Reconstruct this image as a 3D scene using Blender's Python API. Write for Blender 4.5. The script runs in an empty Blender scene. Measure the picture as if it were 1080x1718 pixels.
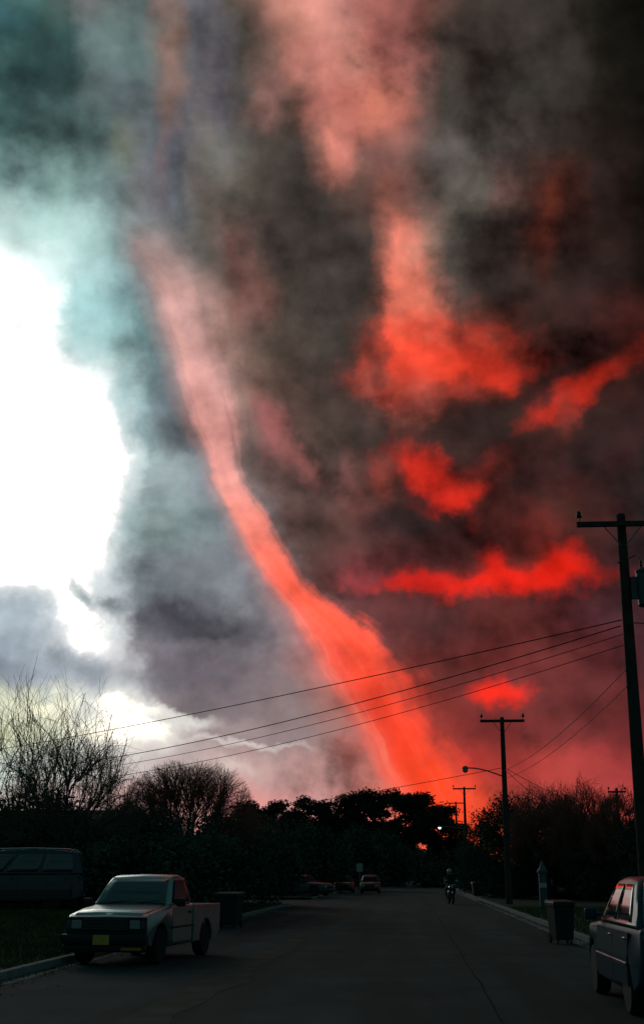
import bpy, bmesh, math, random
import numpy as np
from mathutils import Vector, Matrix, Quaternion

C = bpy.context.scene.collection
R = math.radians
random.seed(11)
NR = np.random.RandomState(5)

# ------------------------------------------------------------------ camera
CAM_H = 1.6                      # eye height of someone sitting in a car
YAW, PITCH = 3.95, 16.27         # looking a little left of the road's line, tilted up at the storm
cam = bpy.data.cameras.new('camera')
cam.sensor_fit = 'VERTICAL'
cam.sensor_height = 24.0
cam.lens = 29.06
cam.clip_start = 0.1
cam.clip_end = 6000
camo = bpy.data.objects.new('camera', cam)
C.objects.link(camo)
camo.location = (0, 0, CAM_H)
camo.rotation_euler = (R(90 + PITCH), 0, R(YAW))
bpy.context.scene.camera = camo

# surveying: the bearing (degrees east of the road's line) and elevation of a sighting,
# and the place where a sighting crosses the distance Y along the road
FPX = 2080.0
def sight(px, py):
    x, y, z = (px - 540) / FPX, (859 - py) / FPX, 1.0
    p, a = R(PITCH), R(YAW)
    up = y * math.cos(p) + z * math.sin(p)
    fw = z * math.cos(p) - y * math.sin(p)
    return Vector((x * math.cos(a) - fw * math.sin(a), x * math.sin(a) + fw * math.cos(a), up))
def bearing(px, py):
    v = sight(px, py)
    return math.degrees(math.atan2(v.x, v.y)), math.degrees(math.atan2(v.z, math.hypot(v.x, v.y)))
def at(px, py, Y):
    v = sight(px, py)
    return Vector((v.x * Y / v.y, Y, CAM_H + v.z * Y / v.y))

# ------------------------------------------------------------------ view transform
vs = bpy.context.scene.view_settings
vs.view_transform = 'Standard'
vs.look = 'None'
vs.exposure = 0.0
vs.gamma = 1.0
vs.use_curve_mapping = False

# ------------------------------------------------------------------ sun: dusk, veiled by the cloud gap on the left
SUN_EL, SUN_AZ = 14.0, -24.0
sl = bpy.data.lights.new('sun', 'SUN')
sl.energy = 0.10
sl.angle = R(16)
sl.color = (1.0, 0.93, 0.84)
so = bpy.data.objects.new('sun', sl)
C.objects.link(so)
so.location = (-20, 40, 30)
so.rotation_euler = (R(90 - SUN_EL), 0, R(180 - SUN_AZ))

# ------------------------------------------------------------------ sky: storm clouds as a function of direction
W = bpy.data.worlds.new('World')
bpy.context.scene.world = W
W.use_nodes = True
T = W.node_tree
T.nodes.clear()

def node(kind, **kw):
    n = T.nodes.new(kind)
    for k, v in kw.items():
        setattr(n, k, v)
    return n
def put(sock, v):
    if isinstance(v, bpy.types.NodeSocket):
        T.links.new(v, sock)
    else:
        sock.default_value = v
def M(op, a, b=0.0, c=None, clamp=False):
    n = node('ShaderNodeMath', operation=op, use_clamp=clamp)
    put(n.inputs[0], a); put(n.inputs[1], b)
    if c is not None: put(n.inputs[2], c)
    return n.outputs[0]
def step(v, lo, hi, to0=0.0, to1=1.0):
    n = node('ShaderNodeMapRange', interpolation_type='SMOOTHSTEP')
    put(n.inputs[0], v); put(n.inputs[1], lo); put(n.inputs[2], hi); put(n.inputs[3], to0); put(n.inputs[4], to1)
    return n.outputs[0]
def lin(v, lo, hi, to0=0.0, to1=1.0):
    n = node('ShaderNodeMapRange')
    put(n.inputs[0], v); put(n.inputs[1], lo); put(n.inputs[2], hi); put(n.inputs[3], to0); put(n.inputs[4], to1)
    return n.outputs[0]
def mix(f, a, b, blend='MIX'):
    n = node('ShaderNodeMix', data_type='RGBA', blend_type=blend)
    n.clamp_factor = True
    put(n.inputs[0], f); put(n.inputs[6], a); put(n.inputs[7], b)
    return n.outputs[2]
def s2l(c):
    c = c / 255.0
    return c / 12.92 if c <= 0.04045 else ((c + 0.055) / 1.055) ** 2.4
def rgb(*c):
    if len(c) == 1: c = c[0]
    return (s2l(c[0]), s2l(c[1]), s2l(c[2]), 1.0)
def ramp(v, stops, interp='LINEAR'):
    n = node('ShaderNodeValToRGB')
    r = n.color_ramp
    r.interpolation = interp
    stops = sorted(stops)
    while len(r.elements) < len(stops): r.elements.new(0.5)
    for e, (p, c) in zip(r.elements, stops):
        e.position = p
    for e, (p, c) in zip(r.elements, stops):
        e.position = p
        e.color = c
    put(n.inputs[0], v)
    return n.outputs[0]
def curve(v, pts):
    n = node('ShaderNodeFloatCurve')
    c = n.mapping.curves[0]
    pts = sorted(pts)
    while len(c.points) < len(pts): c.points.new(0.5, 0.5)
    for p, q in zip(c.points, pts): p.location = q
    for p in c.points: p.handle_type = 'AUTO'
    n.mapping.use_clip = False
    n.mapping.update()
    put(n.inputs[1], v)
    return n.outputs[0]

tc = node('ShaderNodeTexCoord')
DIR = tc.outputs['Generated']
sep = node('ShaderNodeSeparateXYZ'); put(sep.inputs[0], DIR)
dx, dy, dz = sep.outputs
AZ = M('MULTIPLY', M('ARCTAN2', dx, dy), 57.29578)
EL = M('MULTIPLY', M('ARCSINE', dz), 57.29578)

def noise(scale, detail=4.0, rough=0.55, vec=None, dist=0.0):
    n = node('ShaderNodeTexNoise', noise_dimensions='3D')
    n.inputs['Scale'].default_value = scale
    n.inputs['Detail'].default_value = detail
    n.inputs['Roughness'].default_value = rough
    n.inputs['Distortion'].default_value = dist
    put(n.inputs['Vector'], DIR if vec is None else vec)
    return n
def ncol(n):
    s = node('ShaderNodeSeparateColor'); put(s.inputs[0], n.outputs['Color'])
    return [M('SUBTRACT', o, 0.5) for o in s.outputs]
big = ncol(noise(7.0, 3.0))
mid = ncol(noise(21.0, 5.0, 0.6))
fine = ncol(noise(62.0, 4.0, 0.6))
def warped(a, b, c):
    u = M('ADD', AZ, M('MULTIPLY', big[0], a)); v = M('ADD', EL, M('MULTIPLY', big[1], a))
    u = M('MULTIPLY_ADD', mid[0], b, u); v = M('MULTIPLY_ADD', mid[1], b, v)
    u = M('MULTIPLY_ADD', fine[0], c, u); v = M('MULTIPLY_ADD', fine[1], c, v)
    return u, v
UA, VA = warped(1.2, 2.2, 0.9)       # clouds
UB, VB = warped(0.5, 0.8, 0.25)      # the smoother shaft
n = node('ShaderNodeCombineXYZ'); put(n.inputs[0], UA); put(n.inputs[1], VA); VEC = n.outputs[0]

# cloud banks, one band of bearings per elevation: (row, [(column, r, g, b) ...])
ROWS = [
 (10, [(0,68,98,96),(60,60,88,84),(115,92,100,98),(150,116,112,112),(200,104,120,118),(245,97,110,110),(280,138,114,108),(310,108,108,116),(350,92,92,98),(395,86,76,68),(425,115,86,76),(455,168,115,102),(510,197,132,118),(570,192,130,120),(620,172,105,96),(680,145,88,82),(730,95,68,62),(770,66,56,50),(850,62,55,51),(920,60,55,50),(965,50,46,40),(1000,28,26,22),(1080,14,14,12)]),
 (90, [(0,52,85,88),(60,45,68,66),(115,46,70,68),(145,92,108,108),(185,98,118,116),(240,95,115,114),(272,112,100,94),(292,138,112,100),(322,105,105,110),(360,95,92,100),(396,85,81,75),(425,102,82,74),(460,132,96,86),(482,185,120,108),(535,200,128,115),(590,182,120,106),(640,165,96,88),(690,148,92,85),(732,76,64,58),(800,58,50,46),(900,62,56,52),(960,55,50,46),(1005,26,24,20),(1080,14,14,12)]),
 (170, [(0,62,92,90),(60,44,67,67),(122,49,71,71),(152,90,105,104),(200,92,104,108),(250,95,105,108),(292,125,100,92),(322,100,98,104),(370,100,96,104),(400,88,82,78),(425,126,98,92),(455,150,108,102),(485,100,80,72),(500,105,78,70),(525,165,102,92),(570,186,110,98),(625,190,110,92),(665,175,105,92),(702,110,82,76),(742,66,62,56),(800,62,56,52),(900,66,62,58),(960,56,50,46),(1010,30,27,23),(1080,14,14,12)]),
 (250, [(0,75,108,106),(60,72,98,96),(120,80,105,103),(162,86,108,106),(192,108,116,104),(232,105,110,112),(272,88,92,104),(312,90,90,96),(345,114,112,106),(375,98,96,94),(412,86,82,76),(450,78,70,64),(505,62,56,52),(530,120,84,75),(555,200,122,108),(580,175,108,96),(602,108,76,70),(635,118,80,75),(662,125,85,78),(712,92,80,76),(760,84,78,74),(820,80,75,70),(880,66,58,54),(960,52,44,40),(1010,34,28,24),(1080,16,14,12)]),
 (330, [(0,125,160,158),(50,140,175,172),(100,150,185,180),(150,130,160,158),(192,110,130,130),(225,112,112,112),(262,100,100,108),(300,88,94,98),(340,98,90,84),(382,95,90,82),(422,72,66,60),(480,60,54,50),(540,60,54,50),(592,80,62,56),(625,88,64,58),(655,142,88,76),(700,120,85,78),(740,95,86,80),(795,92,88,80),(842,108,80,74),(880,80,58,52),(928,98,50,40),(960,82,44,36),(1000,45,32,28),(1080,18,14,12)]),
 (410, [(0,200,228,224),(40,186,216,211),(90,192,226,221),(140,180,212,208),(185,152,182,182),(225,126,138,140),(275,110,106,104),(310,95,94,90),(345,98,92,84),(385,108,78,72),(430,78,66,62),(480,66,58,54),(540,60,54,52),(618,62,54,50),(645,138,84,73),(668,225,125,105),(700,216,130,112),(726,150,115,100),(760,80,74,68),(800,54,48,44),(860,62,48,44),(900,90,47,40),(942,62,40,36),(1000,46,32,28),(1080,20,15,13)]),
 (490, [(0,245,255,252),(60,238,252,250),(105,222,246,244),(132,160,200,200),(172,130,165,168),(212,118,148,152),(260,105,122,125),(330,108,100,94),(385,114,82,76),(425,102,76,70),(472,66,58,52),(540,62,56,52),(612,58,52,48),(638,108,70,62),(662,235,120,98),(702,232,125,102),(732,165,105,92),(762,86,72,66),(812,56,46,42),(900,58,42,38),(1000,44,32,30),(1080,22,16,14)]),
 (570, [(0,253,255,252),(90,238,253,251),(120,182,217,217),(150,195,228,228),(190,150,185,185),(232,104,134,137),(300,96,110,114),(365,122,96,88),(432,92,78,70),(500,72,62,56),(580,60,54,50),(632,80,56,50),(655,225,95,72),(690,245,120,95),(728,225,114,92),(765,150,70,58),(850,84,42,36),(900,60,40,36),(960,60,38,36),(1030,64,31,28),(1080,56,24,20)]),
 (650, [(0,255,255,253),(135,252,255,253),(172,222,236,236),(202,160,190,190),(240,115,138,142),(290,100,112,118),(345,104,108,110),(395,130,106,96),(425,120,95,85),(470,95,76,68),(540,72,60,55),(612,74,57,53),(645,120,72,64),(690,180,84,66),(740,130,60,48),(800,80,42,36),(870,48,36,32),(960,58,34,31),(1030,60,32,28),(1080,42,25,23)]),
 (730, [(0,255,255,253),(182,254,255,253),(206,236,241,241),(232,140,165,168),(280,118,130,136),(320,98,103,110),(385,110,96,90),(440,112,86,82),(485,104,76,70),(525,84,67,61),(580,66,55,50),(640,60,48,45),(700,72,51,47),(740,50,36,34),(850,40,30,28),(920,60,34,30),(1000,44,30,28),(1080,40,28,27)]),
 (810, [(0,255,255,253),(192,254,255,253),(217,226,233,233),(242,150,165,168),(300,130,145,148),(350,126,132,140),(400,116,106,104),(450,105,83,78),(520,80,62,58),(572,86,62,58),(625,88,52,47),(660,84,46,41),(720,84,42,37),(800,66,36,33),(860,46,32,30),(1000,44,32,31),(1080,35,29,29)]),
 (890, [(0,254,255,253),(172,254,255,253),(190,240,244,243),(208,165,185,185),(260,135,152,152),(320,125,142,144),(375,130,140,146),(430,120,116,118),(480,96,72,68),(530,68,52,48),(600,88,58,54),(642,62,44,42),(700,51,34,33),(800,66,34,32),(900,86,37,34),(960,68,36,32),(1080,38,32,33)]),
 (970, [(0,253,255,253),(95,253,255,253),(150,236,242,243),(192,200,212,215),(222,120,130,138),(300,112,118,124),(385,118,122,130),(450,122,116,120),(515,92,70,68),(542,84,52,49),(590,96,52,53),(640,92,45,46),(750,92,42,40),(900,88,40,37),(1000,72,35,35),(1080,48,34,37)]),
 (1050, [(0,150,162,170),(50,160,172,180),(85,236,242,244),(130,250,252,252),(195,226,231,233),(232,100,100,108),(320,95,92,100),(400,110,105,112),(462,130,121,125),(520,120,96,98),(600,86,52,52),(652,84,45,45),(752,72,42,42),(850,82,44,42),(950,80,42,46),(1080,68,40,46)]),
 (1130, [(0,140,152,165),(60,135,145,158),(130,172,180,188),(190,160,165,172),(220,200,200,200),(242,130,124,130),(320,112,104,112),(400,120,110,116),(480,138,118,120),(540,150,112,108),(620,140,74,68),(700,118,50,47),(760,98,48,46),(850,104,47,45),(920,94,47,46),(1000,90,44,46),(1080,80,42,46)]),
 (1185, [(0,226,228,200),(60,232,234,206),(110,226,228,212),(160,220,222,218),(205,245,246,240),(240,226,224,218),(272,140,132,134),(320,122,112,116),(400,126,112,116),(480,142,122,122),(540,160,120,114),(620,160,78,68),(720,138,54,48),(800,116,49,47),(900,104,48,47),(1080,88,42,45)]),
 (1225, [(0,214,216,180),(60,220,222,190),(150,236,238,222),(215,252,251,244),(290,244,240,232),(325,190,178,174),(350,160,144,143),(420,148,130,130),(500,150,130,130),(560,172,126,120),(640,190,80,64),(720,160,58,50),(800,128,50,48),(900,118,50,48),(1000,106,46,46),(1080,96,42,45)]),
 (1290, [(0,195,205,196),(120,214,214,206),(200,216,206,200),(300,202,184,180),(400,196,166,160),(480,190,151,148),(560,196,146,142),(620,200,126,115),(700,215,84,66),(785,196,62,54),(850,165,58,52),(900,176,63,57),(960,175,66,62),(1040,150,55,54),(1080,136,50,50)]),
 (1350, [(0,182,172,166),(300,204,154,152),(420,226,152,146),(480,232,162,156),(560,228,168,162),(620,228,130,115),(700,236,84,58),(800,226,76,52),(900,192,75,66),(1080,160,60,58)]),
 (1440, [(0,170,150,146),(300,205,140,136),(480,228,150,138),(620,226,120,92),(720,240,96,52),(800,226,84,48),(900,186,74,60),(1080,150,60,56)]),
]
def pos(az): return (az + 40.0) / 80.0
UP = lin(UA, -40, 40)
base = None
for k, (py, cols) in enumerate(ROWS):
    e = bearing(540, py)[1]
    r = ramp(UP, [(pos(bearing(px, py)[0]), rgb(a, b, c)) for px, a, b, c in cols])
    if base is None:
        base, prev = r, e
    else:
        base = mix(step(VA, prev, e), base, r)
        prev = e

def px_axes(px, py):                      # degrees of bearing / elevation that one photo pixel spans there
    a = bearing(px + 10, py); b = bearing(px - 10, py)
    return 20.0 / (a[0] - b[0])
RAG = M('ADD', M('MULTIPLY', M('SUBTRACT', noise(19.0, 7.0, 0.60, dist=0.1).outputs[0], 0.5), 1.7), M('MULTIPLY', mid[2], 0.5))
def blob(under, px, py, rx, ry, rot, col, op=1.0, soft=(1.7, 0.15), vec=None):
    """an elliptical cloud lump: centre sighting, half sizes in sighting units, tilt anticlockwise"""
    a, e = bearing(px, py)
    k = px_axes(px, py)
    mp = node('ShaderNodeMapping', vector_type='TEXTURE')
    mp.inputs['Location'].default_value = (a, e, 0)
    mp.inputs['Rotation'].default_value = (0, 0, R(rot))
    mp.inputs['Scale'].default_value = (rx / k, ry / (k * math.cos(R(e * 0.2))), 1)
    put(mp.inputs['Vector'], VEC if vec is None else vec)
    ln = node('ShaderNodeVectorMath', operation='LENGTH'); put(ln.inputs[0], mp.outputs[0])
    f = step(M('ADD', ln.outputs['Value'], RAG), soft[0], soft[1], 0.0, op)
    return mix(f, under, rgb(*col))

mot = noise(9.0, 7.0, 0.58, dist=0.15).outputs[0]
rightside = M('MULTIPLY', step(UA, -5.0, 1.0), step(VA, 22.0, 13.0))
sky = mix(M('MULTIPLY', step(mot, 0.50, 0.68), M('MULTIPLY', rightside, 0.40)), base, rgb(104, 38, 36))
sky = mix(M('MULTIPLY', step(mot, 0.48, 0.32), M('MULTIPLY', step(UA, -9.0, -3.0), 0.75)), sky, rgb(36, 29, 28))
# glowing undersides and gaps in the deck (position, size, tilt, colour)
VECK = VEC
for kb, b in enumerate([
    (760, 612, 122, 44, 4, (226, 60, 39), 0.92), (700, 600, 55, 60, 70, (242, 74, 51), 0.8), (636, 628, 26, 22, 0, (170, 90, 78), 0.6),
    (845, 625, 40, 24, 0, (205, 48, 31), 0.7), (700, 668, 40, 40, 30, (165, 86, 76), 0.6),
    (820, 690, 80, 34, -14, (46, 34, 31), 0.85), (760, 735, 70, 45, 0, (56, 40, 37), 0.7),
    (975, 648, 92, 20, 27, (188, 42, 28), 0.85), (950, 690, 18, 34, 0, (110, 44, 38), 0.6), (1075, 590, 40, 22, 20, (92, 30, 24), 0.6),
    (925, 335, 22, 52, -20, (112, 52, 38), 0.6), (900, 400, 18, 60, 0, (98, 46, 38), 0.5),
    (715, 800, 66, 30, -42, (230, 48, 34), 0.9), (745, 838, 52, 22, 14, (243, 49, 34), 0.95), (800, 790, 58, 18, 22, (130, 46, 40), 0.6),
    (632, 800, 20, 34, 0, (160, 72, 62), 0.6), (600, 855, 22, 60, 35, (126, 76, 72), 0.55), (575, 790, 14, 40, 0, (124, 80, 76), 0.45),
    (665, 870, 60, 40, 0, (48, 36, 36), 0.75),
    (830, 978, 165, 20, 1, (226, 35, 23), 0.9), (845, 952, 36, 26, -24, (236, 37, 23), 0.85), (938, 962, 46, 34, 0, (238, 35, 19), 0.9),
    (700, 985, 50, 12, 4, (205, 37, 29), 0.8), (905, 915, 40, 34, 0, (128, 46, 40), 0.5), (866, 930, 14, 26, 0, (80, 42, 38), 0.7),
    (690, 845, 26, 14, -30, (52, 36, 35), 0.7), (770, 775, 30, 12, 20, (60, 36, 34), 0.6), (668, 812, 10, 26, 10, (70, 42, 39), 0.5), (640, 880, 40, 22, 0, (46, 35, 35), 0.6), (720, 930, 70, 14, 6, (62, 38, 38), 0.5),
    (790, 955, 26, 10, 12, (96, 36, 34), 0.5), (760, 650, 46, 14, 10, (92, 44, 40), 0.45), (640, 585, 16, 40, 0, (70, 52, 47), 0.6), (905, 660, 30, 12, 20, (70, 36, 33), 0.6),
    (286, 120, 12, 150, -6, (138, 112, 104), 0.4), (330, 260, 14, 160, -6, (118, 110, 106), 0.4), (360, 430, 14, 130, -8, (120, 104, 98), 0.45), (400, 560, 14, 110, -12, (130, 104, 97), 0.45), (300, 330, 10, 120, -6, (80, 82, 86), 0.4), (385, 500, 10, 90, -10, (84, 76, 71), 0.4),
    (604, 978, 34, 20, 0, (140, 60, 64), 0.6),
    (838, 1156, 40, 22, -4, (242, 43, 29), 0.95),
    (455, 725, 62, 26, -52, (168, 98, 96), 0.7), (495, 760, 60, 16, -58, (140, 86, 82), 0.6), (415, 490, 40, 50, 0, (130, 84, 78), 0.5),
    # the white gap's rim on the left: dark wisp, slab of cloud, bright slot under it
    (135, 1000, 30, 12, -40, (150, 163, 168), 0.8), (190, 1012, 46, 16, -14, (120, 132, 140), 0.75), (330, 1030, 140, 24, -2, (92, 92, 100), 0.6),
    (150, 1078, 72, 18, -4, (252, 253, 253), 0.8), (45, 1075, 62, 34, 0, (152, 164, 174), 0.8), (110, 1130, 120, 26, 0, (146, 154, 164), 0.7),
    (215, 1125, 26, 30, 0, (226, 230, 232), 0.5), (250, 1190, 90, 10, -8, (250, 248, 240), 0.7), (400, 1240, 90, 7, -3, (226, 216, 210), 0.6),
    (480, 1225, 90, 12, 0, (150, 130, 132), 0.4),
    (300, 1045, 120, 20, -2, (84, 84, 92), 0.6), (255, 985, 60, 26, -10, (128, 138, 142), 0.5), (400, 985, 60, 30, 10, (142, 146, 152), 0.5), (330, 1085, 130, 16, 0, (128, 122, 130), 0.5),
    (300, 1130, 110, 22, -4, (98, 92, 100), 0.55), (430, 1150, 70, 20, 10, (136, 122, 126), 0.45), (310, 720, 40, 34, -30, (82, 92, 98), 0.5), (290, 800, 50, 26, 10, (146, 160, 162), 0.5), (350, 870, 44, 18, 20, (108, 124, 128), 0.5), (270, 880, 40, 22, 0, (150, 166, 166), 0.4),
    (212, 640, 24, 60, 0, (186, 212, 214), 0.38), (226, 745, 24, 60, 0, (170, 196, 198), 0.38), (214, 840, 26, 50, 0, (176, 198, 202), 0.38), (204, 910, 24, 40, 0, (186, 204, 208), 0.38),
    (160, 520, 34, 60, 10, (140, 182, 184), 0.6), (110, 455, 70, 30, 0, (196, 228, 226), 0.5), (150, 590, 30, 40, -20, (176, 214, 214), 0.5), (400, 1285, 24, 12, 0, (226, 208, 200), 0.5),
    ]):
    if kb % 20 == 0:              # evaluate the lumps in batches (keeps the shader's working memory small)
        n = node('ShaderNodeVectorMath', operation='MULTIPLY_ADD'); put(n.inputs[0], sky); n.inputs[1].default_value = (1e-6,) * 3; put(n.inputs[2], VEC); VECK = n.outputs[0]
    sky = blob(sky, *b, vec=VECK)

# the leaning shaft of lit rain: left edge, right edge by elevation
SH = [(330,190,258),(360,203,276),(410,214,292),(490,248,342),(570,278,362),(650,303,380),(730,332,396),(810,360,412),(890,396,464),(970,446,520),
      (1050,500,606),(1130,540,700),(1210,590,726),(1290,628,772),(1350,660,800),(1440,690,840)]
def e_of(py): return bearing(540, py)[1]
ELN = lin(VB, -2, 34)
def en(py): return (e_of(py) + 2) / 36.0
XL = M('MULTIPLY_ADD', curve(ELN, [(en(p), (bearing(l, p)[0] + 24) / 48.0) for p, l, r in SH]), 48.0, -24.0)
XR = M('MULTIPLY_ADD', curve(ELN, [(en(p), (bearing(r, p)[0] + 24) / 48.0) for p, l, r in SH]), 48.0, -24.0)
TT = M('DIVIDE', M('SUBTRACT', UB, XL), M('SUBTRACT', XR, XL))
scol = ramp(ELN, [(en(p), rgb(*c)) for p, c in [(330,(128,122,118)),(410,(164,134,130)),(490,(192,150,143)),(570,(208,160,153)),(650,(224,163,155)),(730,(232,160,152)),
      (810,(238,158,148)),(880,(240,134,118)),(940,(247,106,86)),(1000,(250,92,68)),(1080,(252,82,57)),(1150,(252,74,50)),(1220,(253,70,44)),(1300,(254,70,36)),(1440,(250,80,42))]])
nv = node('ShaderNodeCombineXYZ'); put(nv.inputs[0], M('MULTIPLY', TT, 5.5)); put(nv.inputs[1], M('MULTIPLY', EL, 0.14))
fil = noise(1.0, 5.0, 0.6, vec=nv.outputs[0], dist=0.4).outputs[0]
scol = mix(lin(fil, 0.50, 0.78, 0.0, 0.40), scol, mix(0.3, scol, rgb(255, 168, 140)))
scol = mix(step(TT, 0.45, -0.1, 0.0, 0.55), scol, mix(0.45, scol, rgb(236, 160, 150)))
scol = mix(lin(fil, 0.48, 0.28, 0.0, 0.35), scol, mix(0.25, scol, rgb(120, 40, 36)))
rim_ = M('MULTIPLY', M('MULTIPLY', step(TT, -0.05, 0.10), step(TT, 0.34, 0.12)), lin(fil, 0.40, 0.68, 0.0, 0.45))
scol = mix(M('MULTIPLY', rim_, step(VB, e_of(820), e_of(960))), scol, rgb(255, 158, 134))
t2 = M('MULTIPLY_ADD', M('SUBTRACT', fil, 0.5), lin(TT, 0.1, 0.8, 0.22, 0.5), TT)
t2 = M('ADD', t2, M('MULTIPLY', mid[1], M('MULTIPLY', step(TT, 0.2, 0.9), 0.9)))
glow = M('MULTIPLY', step(t2, -0.55, 0.25), step(t2, 1.0, 0.6))
up_ = step(VB, e_of(900), e_of(480), 0.0, 1.0)
edge = M('MULTIPLY', step(t2, M('MULTIPLY_ADD', up_, -0.06, -0.10), M('MULTIPLY_ADD', up_, 0.16, 0.18)), step(t2, M('MULTIPLY_ADD', up_, 0.55, 1.18), M('MULTIPLY_ADD', up_, -0.50, 0.60)))
hfade = step(VB, e_of(350), e_of(520), 0.0, 1.0)
sky = mix(M('MULTIPLY', M('MULTIPLY', glow, hfade), 0.45), sky, mix(0.4, scol, rgb(176, 124, 116)))
sky = mix(M('MULTIPLY', M('MULTIPLY', edge, hfade), 0.96), sky, scol)

# billows: lighter and darker lumps inside the cloud
bv_ = node('ShaderNodeMapping'); bv_.inputs['Scale'].default_value = (1.0, 1.0, 1.45); put(bv_.inputs['Vector'], DIR)
bil = noise(13.0, 7.0, 0.6, vec=bv_.outputs[0], dist=0.0).outputs[0]
# relief: the sides of the billows that face the low light are brighter
def relief(scale, d, k, seed):
    o = node('ShaderNodeVectorMath', operation='ADD'); put(o.inputs[0], DIR); o.inputs[1].default_value = seed
    q = node('ShaderNodeVectorMath', operation='ADD'); put(q.inputs[0], o.outputs[0]); q.inputs[1].default_value = d
    a_ = noise(scale, 4.5, 0.50, vec=o.outputs[0]).outputs[0]; b_ = noise(scale, 4.5, 0.50, vec=q.outputs[0]).outputs[0]
    return M('MINIMUM', M('MAXIMUM', M('MULTIPLY', M('SUBTRACT', a_, b_), k), -0.40), 0.5)
rel = M('ADD', relief(9.0, (-0.010, 0.0, -0.016), 2.9, (3.1, 0.7, 1.9)), relief(22.0, (-0.005, 0.0, -0.007), 0.9, (0.4, 5.2, 2.2)))
crisp = noise(34.0, 8.0, 0.68).outputs[0]
bil2 = noise(48.0, 4.0, 0.6).outputs[0]
val = M('ADD', M('ADD', lin(bil, 0.25, 0.75, 0.62, 1.38), lin(bil2, 0.25, 0.75, -0.07, 0.07)), M('ADD', lin(crisp, 0.3, 0.7, -0.05, 0.05), rel))
n = node('ShaderNodeVectorMath', operation='SCALE'); put(n.inputs[0], sky); lum0 = node('ShaderNodeRGBToBW'); put(lum0.inputs[0], sky)
val = M('ADD', M('MULTIPLY', M('SUBTRACT', val, 1.0), M('MULTIPLY', M('MULTIPLY', lin(lum0.outputs[0], 0.35, 0.8, 1.0, 0.25), lin(lum0.outputs[0], 0.03, 0.16, 1.35, 1.0)), step(EL, 4.0, 11.0, 0.4, 1.0))), 1.0)
put(n.inputs[3], val)
sky = n.outputs[0]

# the rest of the overcast, outside the part surveyed
gen = ramp(lin(EL, 0, 90), [(0.0, rgb(54, 76, 80)), (0.15, rgb(48, 76, 80)), (0.45, rgb(40, 72, 76)), (1.0, rgb(36, 64, 68))])
gv = node('ShaderNodeVectorMath', operation='SCALE'); put(gv.inputs[0], gen); put(gv.inputs[3], val)
away = M('MAXIMUM', step(M('ABSOLUTE', M('ADD', AZ, 4.0)), 22.0, 44.0), step(EL, 41.0, 58.0))
sky = mix(away, sky, gv.outputs[0])
# clear air glows through where the deck is thin
ns = node('ShaderNodeTexSky', sky_type='NISHITA')
ns.sun_disc = False
ns.sun_elevation = R(SUN_EL)
ns.sun_rotation = R(SUN_AZ)
lum = node('ShaderNodeRGBToBW'); put(lum.inputs[0], sky)
nsS = node('ShaderNodeVectorMath', operation='SCALE'); put(nsS.inputs[0], ns.outputs[0]); put(nsS.inputs[3], M('MULTIPLY', step(lum.outputs[0], 0.75, 1.0), 0.03))
add = node('ShaderNodeVectorMath', operation='ADD'); put(add.inputs[0], sky); put(add.inputs[1], nsS.outputs[0])
bg = node('ShaderNodeBackground'); put(bg.inputs[0], add.outputs[0]); bg.inputs[1].default_value = 1.0
out = node('ShaderNodeOutputWorld'); put(out.inputs[0], bg.outputs[0])
W.cycles.sampling_method = 'MANUAL'
W.cycles.sample_map_resolution = 512

# =================================================================== helpers
def mat(name, col, rough=0.7, metal=0.0, spec=0.5, coat=0.0, var=0.25, scale=6.0, bump=0.0, bscale=40.0, var2=None, detail=6.0):
    m = bpy.data.materials.new(name)
    m.use_nodes = True
    nt = m.node_tree
    b = nt.nodes['Principled BSDF']
    b.inputs['Roughness'].default_value = rough
    b.inputs['Metallic'].default_value = metal
    b.inputs['Specular IOR Level'].default_value = spec
    b.inputs['Coat Weight'].default_value = coat
    b.inputs['Coat Roughness'].default_value = 0.06
    t = nt.nodes.new('ShaderNodeTexCoord')
    n = nt.nodes.new('ShaderNodeTexNoise')
    n.inputs['Scale'].default_value = scale
    n.inputs['Detail'].default_value = detail
    n.inputs['Roughness'].default_value = 0.6
    nt.links.new(t.outputs['Object'], n.inputs['Vector'])
    r = nt.nodes.new('ShaderNodeValToRGB')
    lo = tuple(c * (1 - var) for c in col) + (1,)
    hi = tuple(min(1, c * (1 + var)) for c in (var2 or col)) + (1,)
    r.color_ramp.elements[0].position = 0.3; r.color_ramp.elements[0].color = lo
    r.color_ramp.elements[1].position = 0.7; r.color_ramp.elements[1].color = hi
    nt.links.new(n.outputs[0], r.inputs[0])
    nt.links.new(r.outputs[0], b.inputs['Base Color'])
    if bump:
        n2 = nt.nodes.new('ShaderNodeTexNoise')
        n2.inputs['Scale'].default_value = bscale
        n2.inputs['Detail'].default_value = 4
        nt.links.new(t.outputs['Object'], n2.inputs['Vector'])
        bp = nt.nodes.new('ShaderNodeBump')
        bp.inputs['Strength'].default_value = bump
        bp.inputs['Distance'].default_value = 0.02
        nt.links.new(n2.outputs[0], bp.inputs['Height'])
        nt.links.new(bp.outputs[0], b.inputs['Normal'])
    return m
def emit_mat(name, col, strength):
    m = bpy.data.materials.new(name); m.use_nodes = True
    b = m.node_tree.nodes['Principled BSDF']
    b.inputs['Base Color'].default_value = (0.8, 0.8, 0.8, 1)
    b.inputs['Emission Color'].default_value = col + (1,)
    b.inputs['Emission Strength'].default_value = strength
    return m

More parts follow.
